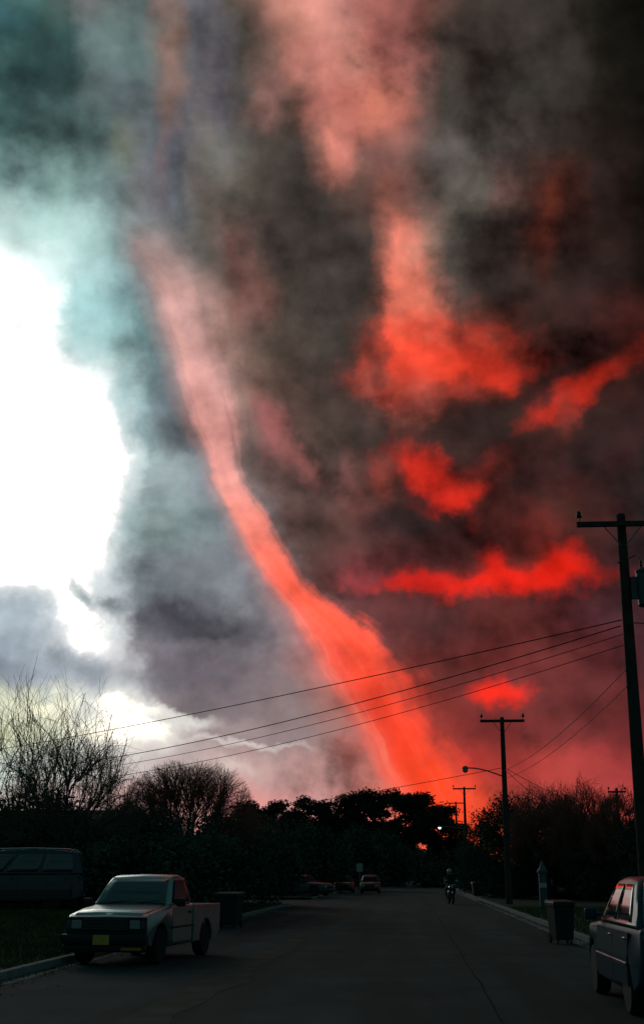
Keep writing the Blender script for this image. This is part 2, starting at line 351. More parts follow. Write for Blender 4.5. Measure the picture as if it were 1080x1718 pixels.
MT = dict(
    lawn=mat('lawn_soil', (0.035, 0.05, 0.022), 0.95, spec=0.1, var=0.4, scale=1.5, bump=0.6, bscale=18, var2=(0.05, 0.055, 0.03)),
    blade=mat('grass_blade', (0.04, 0.085, 0.025), 0.7, spec=0.2, var=0.45, scale=0.7, var2=(0.06, 0.09, 0.03)),
    concrete=mat('concrete', (0.24, 0.245, 0.235), 0.85, spec=0.3, var=0.25, scale=3, bump=0.3, bscale=60),
    leaf=mat('evergreen_leaf', (0.055, 0.095, 0.070), 0.9, spec=0.08, var=0.5, scale=0.9, var2=(0.065, 0.105, 0.075)),
    pine=mat('pine_needles', (0.045, 0.06, 0.035), 0.9, spec=0.05, var=0.5, scale=0.5, var2=(0.045, 0.05, 0.028)),
    litter=mat('dry_leaf', (0.10, 0.075, 0.045), 0.9, spec=0.1, var=0.5, scale=9),
    russet=mat('russet_leaf', (0.085, 0.045, 0.03), 0.7, spec=0.2, var=0.4, scale=0.8),
    bark=mat('bark', (0.075, 0.06, 0.05), 0.9, spec=0.2, var=0.4, scale=5, bump=0.6, bscale=25),
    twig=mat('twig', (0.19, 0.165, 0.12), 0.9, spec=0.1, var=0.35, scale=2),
    red_lit_twig=mat('reddish_lit_twig', (0.34, 0.15, 0.11), 0.9, spec=0.1, var=0.35, scale=1.5),  # red glow on the twigs put into their colour
    wood=mat('weathered_pole_wood', (0.07, 0.055, 0.045), 0.9, spec=0.2, var=0.35, scale=4, bump=0.5, bscale=30),
    steel=mat('galvanised_steel', (0.22, 0.22, 0.22), 0.55, metal=0.7, var=0.2, scale=8),
    ceramic=mat('brown_porcelain', (0.06, 0.035, 0.025), 0.25, var=0.1),
    wire=mat('wire_sheath', (0.03, 0.028, 0.027), 0.7, var=0.2),
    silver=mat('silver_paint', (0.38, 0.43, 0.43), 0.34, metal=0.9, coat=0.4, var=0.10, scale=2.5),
    teal=mat('dark_teal_paint', (0.004, 0.055, 0.078), 0.38, spec=0.1, coat=0.16, var=0.12, scale=2),
    maroon=mat('dark_plum_paint', (0.030, 0.028, 0.032), 0.35, coat=0.4, var=0.12, scale=2),
    black_paint=mat('black_paint', (0.012, 0.012, 0.014), 0.35, coat=0.15, var=0.1, scale=2),
    grey_paint=mat('grey_paint', (0.04, 0.042, 0.045), 0.4, coat=0.2, var=0.1, scale=2),
    white_paint=mat('white_paint', (0.62, 0.62, 0.60), 0.4, coat=0.4, var=0.12, scale=2),
    glass=mat('window_glass', (0.045, 0.062, 0.062), 0.06, spec=0.9, coat=0.5, var=0.1),
    dark_glass=mat('dull_reflection_glass', (0.012, 0.014, 0.015), 0.2, spec=0.15, var=0.1),  # darker copy of the window glass, its missing sky reflection set in the material
    black=mat('black_plastic', (0.012, 0.012, 0.012), 0.55, var=0.2),
    rubber=mat('tyre_rubber', (0.014, 0.014, 0.014), 0.85, var=0.3, scale=12),
    rim=mat('alloy_rim', (0.38, 0.39, 0.40), 0.35, metal=0.8, var=0.15),
    hub=mat('steel_wheel', (0.10, 0.10, 0.10), 0.5, metal=0.6, var=0.2),
    chrome=mat('chrome', (0.55, 0.56, 0.57), 0.15, metal=1.0, var=0.1),
    lens=mat('lamp_lens', (0.33, 0.36, 0.36), 0.12, spec=0.7, coat=0.5, var=0.1),
    red_lens=mat('red_lens', (0.16, 0.012, 0.010), 0.2, spec=0.6, var=0.15),
    amber=mat('amber_lens', (0.50, 0.26, 0.03), 0.3, var=0.15),
    plate=mat('number_plate', (0.62, 0.43, 0.06), 0.45, var=0.22, scale=14),
    plate_white=mat('white_number_plate', (0.5, 0.5, 0.48), 0.5, var=0.1),
    bin=mat('bin_plastic', (0.014, 0.018, 0.016), 0.6, var=0.25, scale=5),
    siding=mat('painted_siding', (0.30, 0.30, 0.28), 0.75, var=0.15, scale=2),
    siding2=mat('dull_siding', (0.10, 0.095, 0.085), 0.8, var=0.2, scale=2),
    shingle=mat('roof_shingle', (0.045, 0.042, 0.04), 0.9, var=0.35, scale=7),
    trim=mat('white_trim', (0.50, 0.50, 0.48), 0.6, var=0.1),
    brick=mat('chimney_brick', (0.16, 0.07, 0.05), 0.85, var=0.3, scale=10),
    skin=mat('skin', (0.36, 0.20, 0.14), 0.55, var=0.1),
    jacket=mat('dark_jacket', (0.022, 0.020, 0.022), 0.75, var=0.3, scale=8),
    jeans=mat('dark_jeans', (0.016, 0.018, 0.024), 0.8, var=0.25, scale=10),
    helmet=mat('pale_pink_helmet', (0.55, 0.34, 0.34), 0.3, coat=0.5, var=0.1),
    postwhite=mat('chalky_post_paint', (0.09, 0.105, 0.10), 0.6, var=0.2, scale=4),
    sign=mat('sign_face', (0.42, 0.40, 0.36), 0.6, var=0.15),
)
# asphalt: aggregate, worn wheel tracks, old patches and fine cracks
def asphalt():
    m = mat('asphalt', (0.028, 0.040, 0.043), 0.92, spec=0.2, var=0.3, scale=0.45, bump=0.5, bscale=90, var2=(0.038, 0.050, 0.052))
    nt = m.node_tree; L = nt.links
    b = nt.nodes['Principled BSDF']
    src = b.inputs['Base Color'].links[0].from_socket
    t = [n for n in nt.nodes if n.type == 'TEX_COORD'][0]
    mp = nt.nodes.new('ShaderNodeMapping'); mp.inputs['Scale'].default_value = (1.0, 0.045, 1.0)
    L.new(t.outputs['Object'], mp.inputs[0])
    n1 = nt.nodes.new('ShaderNodeTexNoise'); n1.inputs['Scale'].default_value = 0.9; n1.inputs['Detail'].default_value = 5
    L.new(mp.outputs[0], n1.inputs['Vector'])
    r1 = nt.nodes.new('ShaderNodeMapRange'); r1.inputs[1].default_value = 0.3; r1.inputs[2].default_value = 0.7; r1.inputs[3].default_value = 0.5; r1.inputs[4].default_value = 1.6
    L.new(n1.outputs[0], r1.inputs[0])
    vo = nt.nodes.new('ShaderNodeTexVoronoi'); vo.feature = 'DISTANCE_TO_EDGE'; vo.inputs['Scale'].default_value = 0.28; 
    wz = nt.nodes.new('ShaderNodeTexNoise'); wz.inputs['Scale'].default_value = 1.2; wz.inputs['Detail'].default_value = 5
    L.new(t.outputs['Object'], wz.inputs['Vector'])
    ad = nt.nodes.new('ShaderNodeVectorMath'); ad.operation = 'MULTIPLY_ADD'; ad.inputs[1].default_value = (1.6, 1.6, 0)
    L.new(wz.outputs['Color'], ad.inputs[0]); L.new(t.outputs['Object'], ad.inputs[2]); L.new(ad.outputs[0], vo.inputs['Vector'])
    r2 = nt.nodes.new('ShaderNodeMapRange'); r2.inputs[1].default_value = 0.0; r2.inputs[2].default_value = 0.02; r2.inputs[3].default_value = 0.86; r2.inputs[4].default_value = 1.0
    L.new(vo.outputs[0], r2.inputs[0])
    mu = nt.nodes.new('ShaderNodeMath'); mu.operation = 'MULTIPLY'; L.new(r1.outputs[0], mu.inputs[0]); L.new(r2.outputs[0], mu.inputs[1])
    sc = nt.nodes.new('ShaderNodeVectorMath'); sc.operation = 'SCALE'; L.new(src, sc.inputs[0]); L.new(mu.outputs[0], sc.inputs[3])
    L.new(sc.outputs[0], b.inputs['Base Color'])
    return m
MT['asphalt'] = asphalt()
MT['seam'] = mat('worn_seam', (0.064, 0.066, 0.054), 0.95, spec=0.1, var=0.5, scale=1.5)
MT['tar'] = mat('tar_seal', (0.014, 0.016, 0.016), 0.95, spec=0.05, var=0.3, scale=3)
MT['lamp_on'] = emit_mat('lit_lamp', (1.0, 0.95, 0.85), 1.6)

class Mesh:
    """collects shapes, then links them as one object"""
    def __init__(s): s.v = []; s.f = []; s.mi = []; s.m = 0
    def add(s, vs, fs):
        o = len(s.v); s.v += [tuple(v) for v in vs]; s.f += [tuple(i + o for i in f) for f in fs]; s.mi += [s.m] * len(fs); return s
    def box(s, x0, x1, y0, y1, z0, z1, c=0.0):
        if c <= 0:
            v = [(x, y, z) for z in (z0, z1) for y in (y0, y1) for x in (x0, x1)]
            return s.add(v, [(0, 2, 3, 1), (4, 5, 7, 6), (0, 1, 5, 4), (1, 3, 7, 5), (3, 2, 6, 7), (2, 0, 4, 6)])
        bm = bmesh.new(); bmesh.ops.create_cube(bm, size=1.0)
        for v in bm.verts: v.co = Vector(((x0 + x1) / 2 + v.co.x * (x1 - x0), (y0 + y1) / 2 + v.co.y * (y1 - y0), (z0 + z1) / 2 + v.co.z * (z1 - z0)))
        bmesh.ops.bevel(bm, geom=list(bm.edges), offset=c, segments=2, affect='EDGES', profile=0.5)
        bm.verts.index_update()
        s.add([v.co for v in bm.verts], [[v.index for v in f.verts] for f in bm.faces]); bm.free(); return s
    def tube(s, pts, rad, n=8, cap=True):
        pts = [Vector(p) for p in pts]
        rad = rad if isinstance(rad, (list, tuple)) else [rad] * len(pts)
        vs, fs = [], []
        up = None
        for i, p in enumerate(pts):
            d = (pts[min(i + 1, len(pts) - 1)] - pts[max(i - 1, 0)]).normalized()
            if up is None:
                up = Vector((0, 0, 1)) if abs(d.z) < 0.9 else Vector((1, 0, 0))
            a = d.cross(up).normalized(); b = a.cross(d).normalized(); up = b
            for k in range(n):
                t = 2 * math.pi * k / n
                vs.append(p + (a * math.cos(t) + b * math.sin(t)) * rad[i])
        for i in range(len(pts) - 1):
            for k in range(n):
                fs.append((i * n + k, i * n + (k + 1) % n, (i + 1) * n + (k + 1) % n, (i + 1) * n + k))
        if cap:
            fs.append(tuple(range(n - 1, -1, -1))); fs.append(tuple(range((len(pts) - 1) * n, len(pts) * n)))
        return s.add(vs, fs)
    def lathe(s, prof, n=16, axis='z', o=(0, 0, 0)):
        """profile of (radius, height) turned about an axis"""
        vs, fs = [], []
        for r, h in prof:
            for k in range(n):
                t = 2 * math.pi * k / n
                c, d = r * math.cos(t), r * math.sin(t)
                p = {'z': (c, d, h), 'x': (h, c, d), 'y': (d, h, c)}[axis]
                vs.append((p[0] + o[0], p[1] + o[1], p[2] + o[2]))
        for i in range(len(prof) - 1):
            for k in range(n):
                fs.append((i * n + k, i * n + (k + 1) % n, (i + 1) * n + (k + 1) % n, (i + 1) * n + k))
        fs.append(tuple(range(n - 1, -1, -1))); fs.append(tuple(range((len(prof) - 1) * n, len(prof) * n)))
        return s.add(vs, fs)
    def slab(s, cs, th=0.012, off=0.004):
        """a thin plate on four corners, standing proud by off"""
        cs = [Vector(c) for c in cs]
        nrm = (cs[1] - cs[0]).cross(cs[3] - cs[0]).normalized()
        f = [c + nrm * off for c in cs]; b = [c - nrm * th for c in cs]
        return s.add(f + b, [(0, 1, 2, 3), (7, 6, 5, 4), (0, 4, 5, 1), (1, 5, 6, 2), (2, 6, 7, 3), (3, 7, 4, 0)])
    def build(s, name, m, parent=None, smooth=False, loc=None, fixn=False):
        me = bpy.data.meshes.new(name)
        me.from_pydata(s.v, [], s.f)
        for k in (m if isinstance(m, (list, tuple)) else [m]):
            me.materials.append(MT[k])
        if isinstance(m, (list, tuple)): me.polygons.foreach_set('material_index', s.mi)
        if fixn:
            bm = bmesh.new(); bm.from_mesh(me); bmesh.ops.recalc_face_normals(bm, faces=bm.faces); bm.to_mesh(me); bm.free()
        if smooth:
            me.polygons.foreach_set('use_smooth', [True] * len(me.polygons))
            try: me.set_sharp_from_angle(angle=R(35))
            except Exception: pass
        me.update()
        o = bpy.data.objects.new(name, me); C.objects.link(o)
        if parent: o.parent = parent
        if loc: o.location = loc
        return o
def raw(name, V, F, m, parent=None, loc=None, smooth=False):
    """numpy arrays to one mesh object; all faces have the same corner count"""
    V = np.asarray(V, np.float32); F = np.asarray(F, np.int32)
    me = bpy.data.meshes.new(name)
    me.vertices.add(len(V)); me.vertices.foreach_set('co', V.ravel())
    k = F.shape[1]
    me.loops.add(F.size); me.loops.foreach_set('vertex_index', F.ravel())
    me.polygons.add(len(F)); me.polygons.foreach_set('loop_start', np.arange(len(F), dtype=np.int32) * k)
    me.polygons.foreach_set('loop_total', np.full(len(F), k, np.int32))
    if smooth: me.polygons.foreach_set('use_smooth', np.ones(len(F), bool))
    me.materials.append(MT[m])
    me.update(calc_edges=True)
    o = bpy.data.objects.new(name, me); C.objects.link(o)
    if parent: o.parent = parent
    if loc: o.location = loc
    return o
def empty(name, loc=(0, 0, 0), rz=0.0):
    o = bpy.data.objects.new(name, None); C.objects.link(o)
    o.location = loc; o.rotation_euler = (0, 0, rz); o.empty_display_size = 0.3
    return o
def tag(o, label=None, cat=None, group=None, kind=None):
    if label: o['label'] = label
    if cat: o['category'] = cat
    if group: o['group'] = group
    if kind: o['kind'] = kind
    return o
def copy_tree(o, parent=None):
    c = o.copy(); C.objects.link(c); c.parent = parent
    for ch in list(o.children): copy_tree(ch, c)
    return c

# =================================================================== setting: ground, roads, kerbs
KL, KR = -6.35, 4.2              # kerb lines left and right of the road
SIDE0, SIDE1 = 67.0, 84.0        # mouth of the side street on the left
def lawn_z(x, y):
    """the left lawns rise away from the road"""
    t = min(1, max(0, (-7.0 - x) / 4.5)); t = t * t * (3 - 2 * t)
    u = min(1, max(0, (SIDE0 - 4 - y) / 8))
    return 0.13 + 0.36 * t * u
def sheet(name, xs, ys, zf, m, kind='structure'):
    V = [(x, y, zf(x, y)) for y in ys for x in xs]
    nx = len(xs)
    F = [(j * nx + i, j * nx + i + 1, (j + 1) * nx + i + 1, (j + 1) * nx + i) for j in range(len(ys) - 1) for i in range(nx - 1)]
    o = raw(name, V, F, m, smooth=True)
    return tag(o, kind=kind)
sheet('ground', [-1500, 1500], [-400, 2500], lambda x, y: -0.06, 'lawn')
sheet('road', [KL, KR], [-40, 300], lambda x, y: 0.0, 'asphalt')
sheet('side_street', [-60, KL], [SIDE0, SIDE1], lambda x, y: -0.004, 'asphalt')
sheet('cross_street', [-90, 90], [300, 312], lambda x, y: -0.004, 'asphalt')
sheet('driveway', [KR + 0.02, 40], [118, 150], lambda x, y: 0.02, 'concrete')
xsL = [-80, -50, -30, -20, -15] + [-12 + 0.5 * i for i in range(11)] + [KL - 0.15]
sheet('lawn', xsL, [-40, -20, 0, 8, 16, 24, 32, 40, 50, 58, 62, SIDE0], lawn_z, 'lawn')
sheet('lawn', [-80, -30, KL - 0.15], [SIDE1, 120, 180, 300], lambda x, y: 0.13, 'lawn')
sheet('lawn', [KR + 0.15, 20, 60, 90], [-40, 0, 40, 80, 118], lambda x, y: 0.13, 'lawn')
sheet('lawn', [KR + 0.15, 20, 60, 90], [150, 200, 300], lambda x, y: 0.13, 'lawn')
# the worn strip along the old lane joint, and two tar-filled joints
def strip(name, x, y0, y1, w, z, m, wob=0.06):
    n = int((y1 - y0) / 1.5)
    V, F = [], []
    for i in range(n + 1):
        y = y0 + (y1 - y0) * i / n
        o = wob * (math.sin(y * 0.7) + 0.6 * math.sin(y * 1.9 + 1))
        ww = w * (0.8 + 0.35 * math.sin(y * 1.3) * math.sin(y * 0.37))
        V += [(x + o - ww / 2, y, z), (x + o + ww / 2, y, z)]
        if i: F.append((2 * i - 2, 2 * i - 1, 2 * i + 1, 2 * i))
    return tag(raw(name, V, F, m), kind='structure')
strip('worn_strip', -3.0, 8, 120, 0.8, 0.004, 'seam', 0.05)
strip('tar_joint', 1.0, 8, 75, 0.03, 0.004, 'tar', 0.015)
strip('gutter', KL + 0.14, 10, SIDE0 - 1, 0.22, 0.004, 'concrete', 0.0)
strip('gutter', KR - 0.2, 10, 117, 0.34, 0.004, 'concrete', 0.0)
# kerbs cast in three-metre stones
def kerb(x, y0, y1, sgn):
    root = tag(empty('kerb', (0, 0, 0)), kind='structure')
    n = int((y1 - y0) / 3.0)
    L = (y1 - y0) / n
    st = None
    for i in range(n):
        if st is None:
            a, b = sorted((0, sgn * 0.15))
            st = Mesh().box(a, b, 0.006, L - 0.006, -0.05, 0.14, 0.02).build('kerb_stone', 'concrete', root)
            o = st
        else:
            o = st.copy(); C.objects.link(o); o.parent = root
        o.location = (x + random.uniform(-0.008, 0.008), y0 + i * L, random.uniform(-0.008, 0.006))
    return root
kerb(KL, 9, SIDE0, -1)
kerb(KL, SIDE1, 298, -1)
kerb(KR, 9, 117.8, 1)
kerb(KR, 150, 298, 1)

# grass tufts on the lawns beside the road
def grass(n, x0, x1, y0, y1, zf, hmin, hmax, w):
    x = NR.uniform(x0, x1, n); y = NR.uniform(y0, y1, n)
    z = np.array([zf(a, b) for a, b in zip(x, y)]) - 0.01
    th = NR.uniform(0, 2 * np.pi, n); h = NR.uniform(hmin, hmax, n)
    dx, dy = np.cos(th) * w / 2, np.sin(th) * w / 2
    lx, ly = NR.normal(0, 0.05, n), NR.normal(0, 0.05, n)
    V = np.empty((n, 3, 3)); V[:, 0] = np.stack([x - dx, y - dy, z], 1); V[:, 1] = np.stack([x + dx, y + dy, z], 1); V[:, 2] = np.stack([x + lx, y + ly, z + h], 1)
    return V.reshape(-1, 3), np.arange(3 * n).reshape(-1, 3)
V, F = grass(60000, -17, KL - 0.16, 20, 40, lawn_z, 0.05, 0.13, 0.022)
tag(raw('grass', V, F, 'blade'), 'short green grass on the lawn beside the silver pickup', 'grass', kind='stuff')
V, F = grass(26000, -18, KL - 0.16, 40, 66, lawn_z, 0.06, 0.16, 0.035)
tag(raw('grass', V, F, 'blade'), 'grass on the lawn corner behind the left bin', 'grass', kind='stuff')
V, F = grass(26000, KR + 0.2, 12, 18, 60, lambda x, y: 0.13, 0.05, 0.13, 0.03)
tag(raw('grass', V, F, 'blade'), 'dark grass on the verge behind the right kerb', 'grass', kind='stuff')

# dry leaves and grit blown along the kerbs
def litter(n, xc, wx, y0, y1, z):
    x = xc + NR.exponential(wx, n) * (1 if xc < 0 else -1); y = NR.uniform(y0, y1, n)
    th = NR.uniform(0, 6.28, n); s_ = NR.uniform(0.02, 0.05, n)
    V = np.empty((n, 4, 3))
    for k in range(4):
        r_ = s_ * (1.0 if k % 2 == 0 else 0.55)
        V[:, k, 0] = x + np.cos(th + k * 1.5708) * r_; V[:, k, 1] = y + np.sin(th + k * 1.5708) * r_
        V[:, k, 2] = z + NR.uniform(0.004, 0.025, n)
    return V.reshape(-1, 3), np.arange(4 * n).reshape(-1, 4)
V, F = litter(2600, KL + 0.02, 0.22, 14, 64, 0.008)
tag(raw('leaf_litter', V, F, 'litter'), 'dry leaves scattered along the left gutter', 'leaves', kind='stuff')
V, F = litter(2000, KR - 0.02, 0.2, 12, 80, 0.008)
tag(raw('leaf_litter', V, F, 'litter'), 'dry leaves scattered along the right gutter', 'leaves', kind='stuff')

# =================================================================== trees
def tube_arrays(segs, sides):
    """segs: array of (p0, p1, r0, r1) -> vertices, quads"""
    P0 = np.array([s[0] for s in segs]); P1 = np.array([s[1] for s in segs])
    r0 = np.array([s[2] for s in segs]); r1 = np.array([s[3] for s in segs])
    d = P1 - P0; d /= np.linalg.norm(d, axis=1, keepdims=True) + 1e-9
    ref = np.where(np.abs(d[:, 2:3]) < 0.9, np.array([[0, 0, 1.0]]), np.array([[1.0, 0, 0]]))
    a = np.cross(d, ref); a /= np.linalg.norm(a, axis=1, keepdims=True); b = np.cross(a, d)
    n = len(segs); V = np.empty((n, 2 * sides, 3))
    for k in range(sides):
        t = 2 * np.pi * k / sides
        u = a * np.cos(t) + b * np.sin(t)
        V[:, k] = P0 + u * r0[:, None]; V[:, sides + k] = P1 + u * r1[:, None]
    base = (np.arange(n) * 2 * sides)[:, None]
    F = np.concatenate([base + np.array([[k, (k + 1) % sides, sides + (k + 1) % sides, sides + k]]) for k in range(sides)], 1).reshape(-1, 4)
    return V.reshape(-1, 3), F
def crown_tree(name, label, loc, H, rx, fork, n=(12, 7, 12, 2), seed=1, lo=-5, hi=88, twigr=0.006, trunkr=0.11, stems=3, top_jit=0.06, flat=2.2, wob=0.06, group='bare trees along the street', mt='twig', lift=0.5):
    """bare crown: limbs from a low fork, splitting into twigs that radiate to an even outline"""
    rs = random.Random(seed)
    thick, thin = [], []
    def surf(d):                                   # distance from the fork to the crown's outline
        e = max(0.02, d.z)
        rz = H - fork
        h = math.hypot(d.x, d.y)
        k = 1 + wob * (math.sin(2.3 * math.atan2(d.y, d.x) + seed) + 0.7 * math.sin(5.1 * math.atan2(d.y, d.x) + 4 * d.z + 2 * seed))
        return k / ((h / rx) ** flat + (abs(d.z) / (rz if d.z > 0 else 0.35 * rz)) ** flat) ** (1 / flat)
    F0 = Vector((0, 0, fork))
    def path(a, b, da, r0, r1, k=3):
        L = (b - a).length
        c = a + da.normalized() * L * 0.5
        last = a
        for i in range(1, k + 1):
            t = i / k
            q = a * (1 - t) ** 2 + c * 2 * t * (1 - t) + b * t * t + Vector((rs.gauss(0, 0.02), rs.gauss(0, 0.02), rs.gauss(0, 0.02))) * L * (1 if i < k else 0)
            ra, rb = r0 + (r1 - r0) * (i - 1) / k, r0 + (r1 - r0) * i / k
            (thick if ra > 0.022 else thin).append((tuple(last), tuple(q), ra, rb))
            last = q
        return (b - c).normalized()
    for k in range(stems):                         # stems to the fork
        a = 2 * math.pi * k / stems
        path(Vector((math.cos(a) * 0.15, math.sin(a) * 0.15, 0)), F0 + Vector((math.cos(a), math.sin(a), 0)) * 0.12, Vector((0, 0, 1)), trunkr, trunkr * 0.8)
    def jit(d, s):
        return (d + Vector((rs.gauss(0, s), rs.gauss(0, s), rs.gauss(0, s)))).normalized()
    for i in range(n[0]):
        az = i * 2.39996 + rs.uniform(-0.2, 0.2)
        s0, s1 = math.sin(R(lo)), math.sin(R(hi))
        el = math.asin(s0 + (s1 - s0) * (i + 0.5) / n[0])
        d = Vector((math.cos(az) * math.cos(el), math.sin(az) * math.cos(el), math.sin(el)))
        p1 = F0 + d * surf(d) * rs.uniform(0.42, 0.55)
        da = (d + Vector((0, 0, lift))).normalized()
        t1 = path(F0 + Vector((d.x, d.y, 0)) * 0.1, p1, da, trunkr * 0.55, trunkr * 0.26, 4)
        for j in range(n[1]):
            d2 = jit(d, 0.30)
            st = F0.lerp(p1, rs.uniform(0.55, 1.0)) if j else p1
            st = st + (da * 0.0)
            p2 = F0 + d2 * surf(d2) * rs.uniform(0.66, 0.84)
            t2 = path(p1 if j % 2 == 0 else st, p2, t1 * 0.7 + d2 * 0.5, trunkr * 0.22, twigr * 1.6, 3)
            for m in range(n[2]):
                d3 = jit(d2, 0.16)
                if F0.z + d3.z * surf(d3) < 0.3: continue
                p3 = F0 + d3 * surf(d3) * (1 - abs(rs.gauss(0, top_jit)))
                s3 = p1.lerp(p2, rs.uniform(0.35, 1.0))
                path(s3, p3, (p2 - p1).normalized() + d3 * 0.4 + Vector((0, 0, 0.15)), twigr * 1.3, twigr * 0.55, 3)
                for _ in range(n[3]):
                    s4 = s3.lerp(p3, rs.uniform(0.3, 0.8)); d4 = jit((p3 - s3).normalized(), 0.28)
                    l4 = (p3 - s3).length * rs.uniform(0.18, 0.36)
                    thin.append((tuple(s4), tuple(s4 + d4 * l4), twigr * 0.8, twigr * 0.45))
    root = tag(empty(name, loc), label, 'tree', group)
    V, F = tube_arrays(thick, 6); raw('trunk', V, F, 'bark', root)
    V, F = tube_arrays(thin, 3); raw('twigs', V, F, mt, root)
    return root

def leaf_cloud(centres, radii, per, size, squash=0.8, rs=NR, hollow=0.25):
    """leaf-sized faces spread through clumps"""
    out = []
    for (c, r) in zip(centres, radii):
        n = max(8, int(per * r * r))
        u = rs.normal(0, 1, (n, 3)); u /= np.linalg.norm(u, axis=1, keepdims=True)
        rad = r * (hollow + (1 - hollow) * rs.random_sample((n, 1)) ** 0.45) * (1 + 0.18 * rs.normal(0, 1, (n, 1)))
        p = np.asarray(c) + u * rad * np.array([1, 1, squash])
        out.append(p)
    P = np.concatenate(out); n = len(P)
    s = size * rs.uniform(0.6, 1.4, (n, 1))
    a = rs.normal(0, 1, (n, 3)); a /= np.linalg.norm(a, axis=1, keepdims=True)
    b = np.cross(a, rs.normal(0, 1, (n, 3))); b /= np.linalg.norm(b, axis=1, keepdims=True)
    V = np.empty((n, 4, 3)); V[:, 0] = P - a * s; V[:, 1] = P + b * s * 0.5; V[:, 2] = P + a * s; V[:, 3] = P - b * s * 0.5
    return V.reshape(-1, 3), np.arange(4 * n).reshape(-1, 4)
def leafy_tree(name, label, loc, H, rx, crown0, clumps, per, leaf, seed, m='leaf', group='evergreen trees', trunkr=0.16, squash=0.75, jit=0.25, cat='tree', ry=None, clump_r=(0.22, 0.4)):
    rs = np.random.RandomState(seed)
    root = tag(empty(name, loc), label, cat, group)
    cz, rz = (H + crown0) / 2, (H - crown0) / 2
    ry = ry or rx
    cs, rr = [], []
    while len(cs) < clumps:
        u = rs.uniform(-1, 1, 3)
        l = np.linalg.norm(u)
        if l > 1 or l < 0.25: continue
        u = u / l * l ** 0.55
        r = rs.uniform(*clump_r) * min(rx, rz * 1.3)
        c = np.array([u[0] * (rx - r * 0.6), u[1] * (ry - r * 0.6), cz + u[2] * (rz - r * 0.5)]) + rs.normal(0, jit * 0.3, 3)
        cs.append(c); rr.append(r)
    th = []
    top = np.array([rs.normal(0, 0.1), rs.normal(0, 0.1), crown0 + rz * 0.9])
    prev = np.zeros(3)
    for i in range(1, 6):
        q = top * i / 5 + np.array([rs.normal(0, 0.05 * H / 6), rs.normal(0, 0.05 * H / 6), 0])
        th.append((prev, q, trunkr * (1.25 - 0.17 * i), trunkr * (1.25 - 0.17 * (i + 1)))); prev = q
    for c in cs[::2]:
        z0 = min(c[2] * 0.75, top[2] * 0.95); s = top * (z0 / top[2])
        mid_ = (s + c) / 2 + np.array([0, 0, -0.08 * H / 6])
        th.append((s, mid_, trunkr * 0.4, trunkr * 0.28)); th.append((mid_, c, trunkr * 0.28, trunkr * 0.1))
    V, F = tube_arrays(th, 6); raw('trunk', V, F, 'bark', root)
    V, F = leaf_cloud(cs, rr, per, leaf, squash, rs); raw('crown', V, F, m, root)
    return root
def pine_tree(label, loc, H, rx, seed, per=150, leaf=0.20, bare=0.30):
    """tall bare trunk with flat layered crowns"""
    rs = np.random.RandomState(seed)
    root = tag(empty('pine_tree', loc), label, 'tree', 'pines at the end of the road')
    th, cs, rr = [], [], []
    lean = rs.normal(0, 0.04, 2)
    N = 8
    def pt(t): return np.array([lean[0] * H * t, lean[1] * H * t, H * t])
    for i in range(N): th.append((pt(i / N), pt((i + 1) / N), 0.24 * (1 - 0.85 * i / N), 0.24 * (1 - 0.85 * (i + 1) / N)))
    nb = rs.randint(19, 25)
    for k in range(nb):
        t = bare + (1 - bare) * (k + rs.random_sample()) / nb
        a = rs.uniform(0, 6.28)
        prof = math.sin(math.pi * min(1, (t - bare) / (1 - bare) * 0.72 + 0.28)) 
        L = rx * (0.35 + 0.75 * prof) * rs.uniform(0.6, 1.1)
        s = pt(t); e = s + np.array([math.cos(a) * L, math.sin(a) * L, L * rs.uniform(0.0, 0.35)])
        th.append((s, e, 0.06, 0.025))
        cs.append(e); rr.append(rs.uniform(0.6, 1.05) * rx * 0.46)
        cs.append((s + e) / 2); rr.append(rs.uniform(0.4, 0.7) * rx * 0.38)
    cs.append(pt(1.0)); rr.append(rx * 0.4)
    V, F = tube_arrays(th, 5); raw('trunk', V, F, 'bark', root)
    V, F = leaf_cloud(cs, rr, per, leaf, 0.7, rs, 0.1); raw('crown', V, F, 'pine', root)
    return root
def g(px, Y, py=1466): return at(px, py, Y)
def gx(px, Y): return at(px, 1466, Y).x

# --- left: tall thin fan-shaped tree, round-headed bare trees, hedges under them
def zl(x, y): return lawn_z(x, y)
x = gx(18, 50)
crown_tree('bare_tree', 'tall bare tree with thin upright branches at the far left edge', (x, 50, 0.4), 9.4, 2.9, 1.2, (13, 5, 5, 1), 3, 54, 88, 0.008, 0.09, 4, 0.10, 2.8, lift=0.15)
x = gx(104, 53)
crown_tree('bare_tree', 'tall open bare tree beside the leftmost tree, twigs above a rounder crown', (x, 53, 0.4), 9.6, 3.3, 1.2, (12, 5, 5, 1), 8, 52, 88, 0.008, 0.085, 3, 0.12, 2.8, lift=0.15)
x = gx(112, 46)
crown_tree('bare_tree', 'round-headed bare tree with a smooth dense dome of twigs at the left', (x, 46, 0.4), 6.3, 2.75, 1.9, (16, 7, 18, 1), 21, 2, 86, 0.0065, 0.11, 4, 0.035, 2.8, wob=0.02)
x = gx(312, 58)
crown_tree('bare_tree', 'broad bushy bare tree with red-lit twigs left of the distant pines', (x, 58, 0.3), 6.3, 3.35, 1.9, (26, 10, 17, 1), 33, -4, 86, 0.0085, 0.13, 5, 0.02, 2.7, wob=0.025, mt='red_lit_twig')
x = gx(235, 60)
crown_tree('bare_tree', 'smaller bare bushy tree wedged between the two round-headed bare trees', (x, 60, 0.3), 5.8, 2.6, 1.8, (14, 7, 10, 1), 41, 0, 86, 0.008, 0.10, 4, 0.06, 2.5)
x = gx(402, 72)
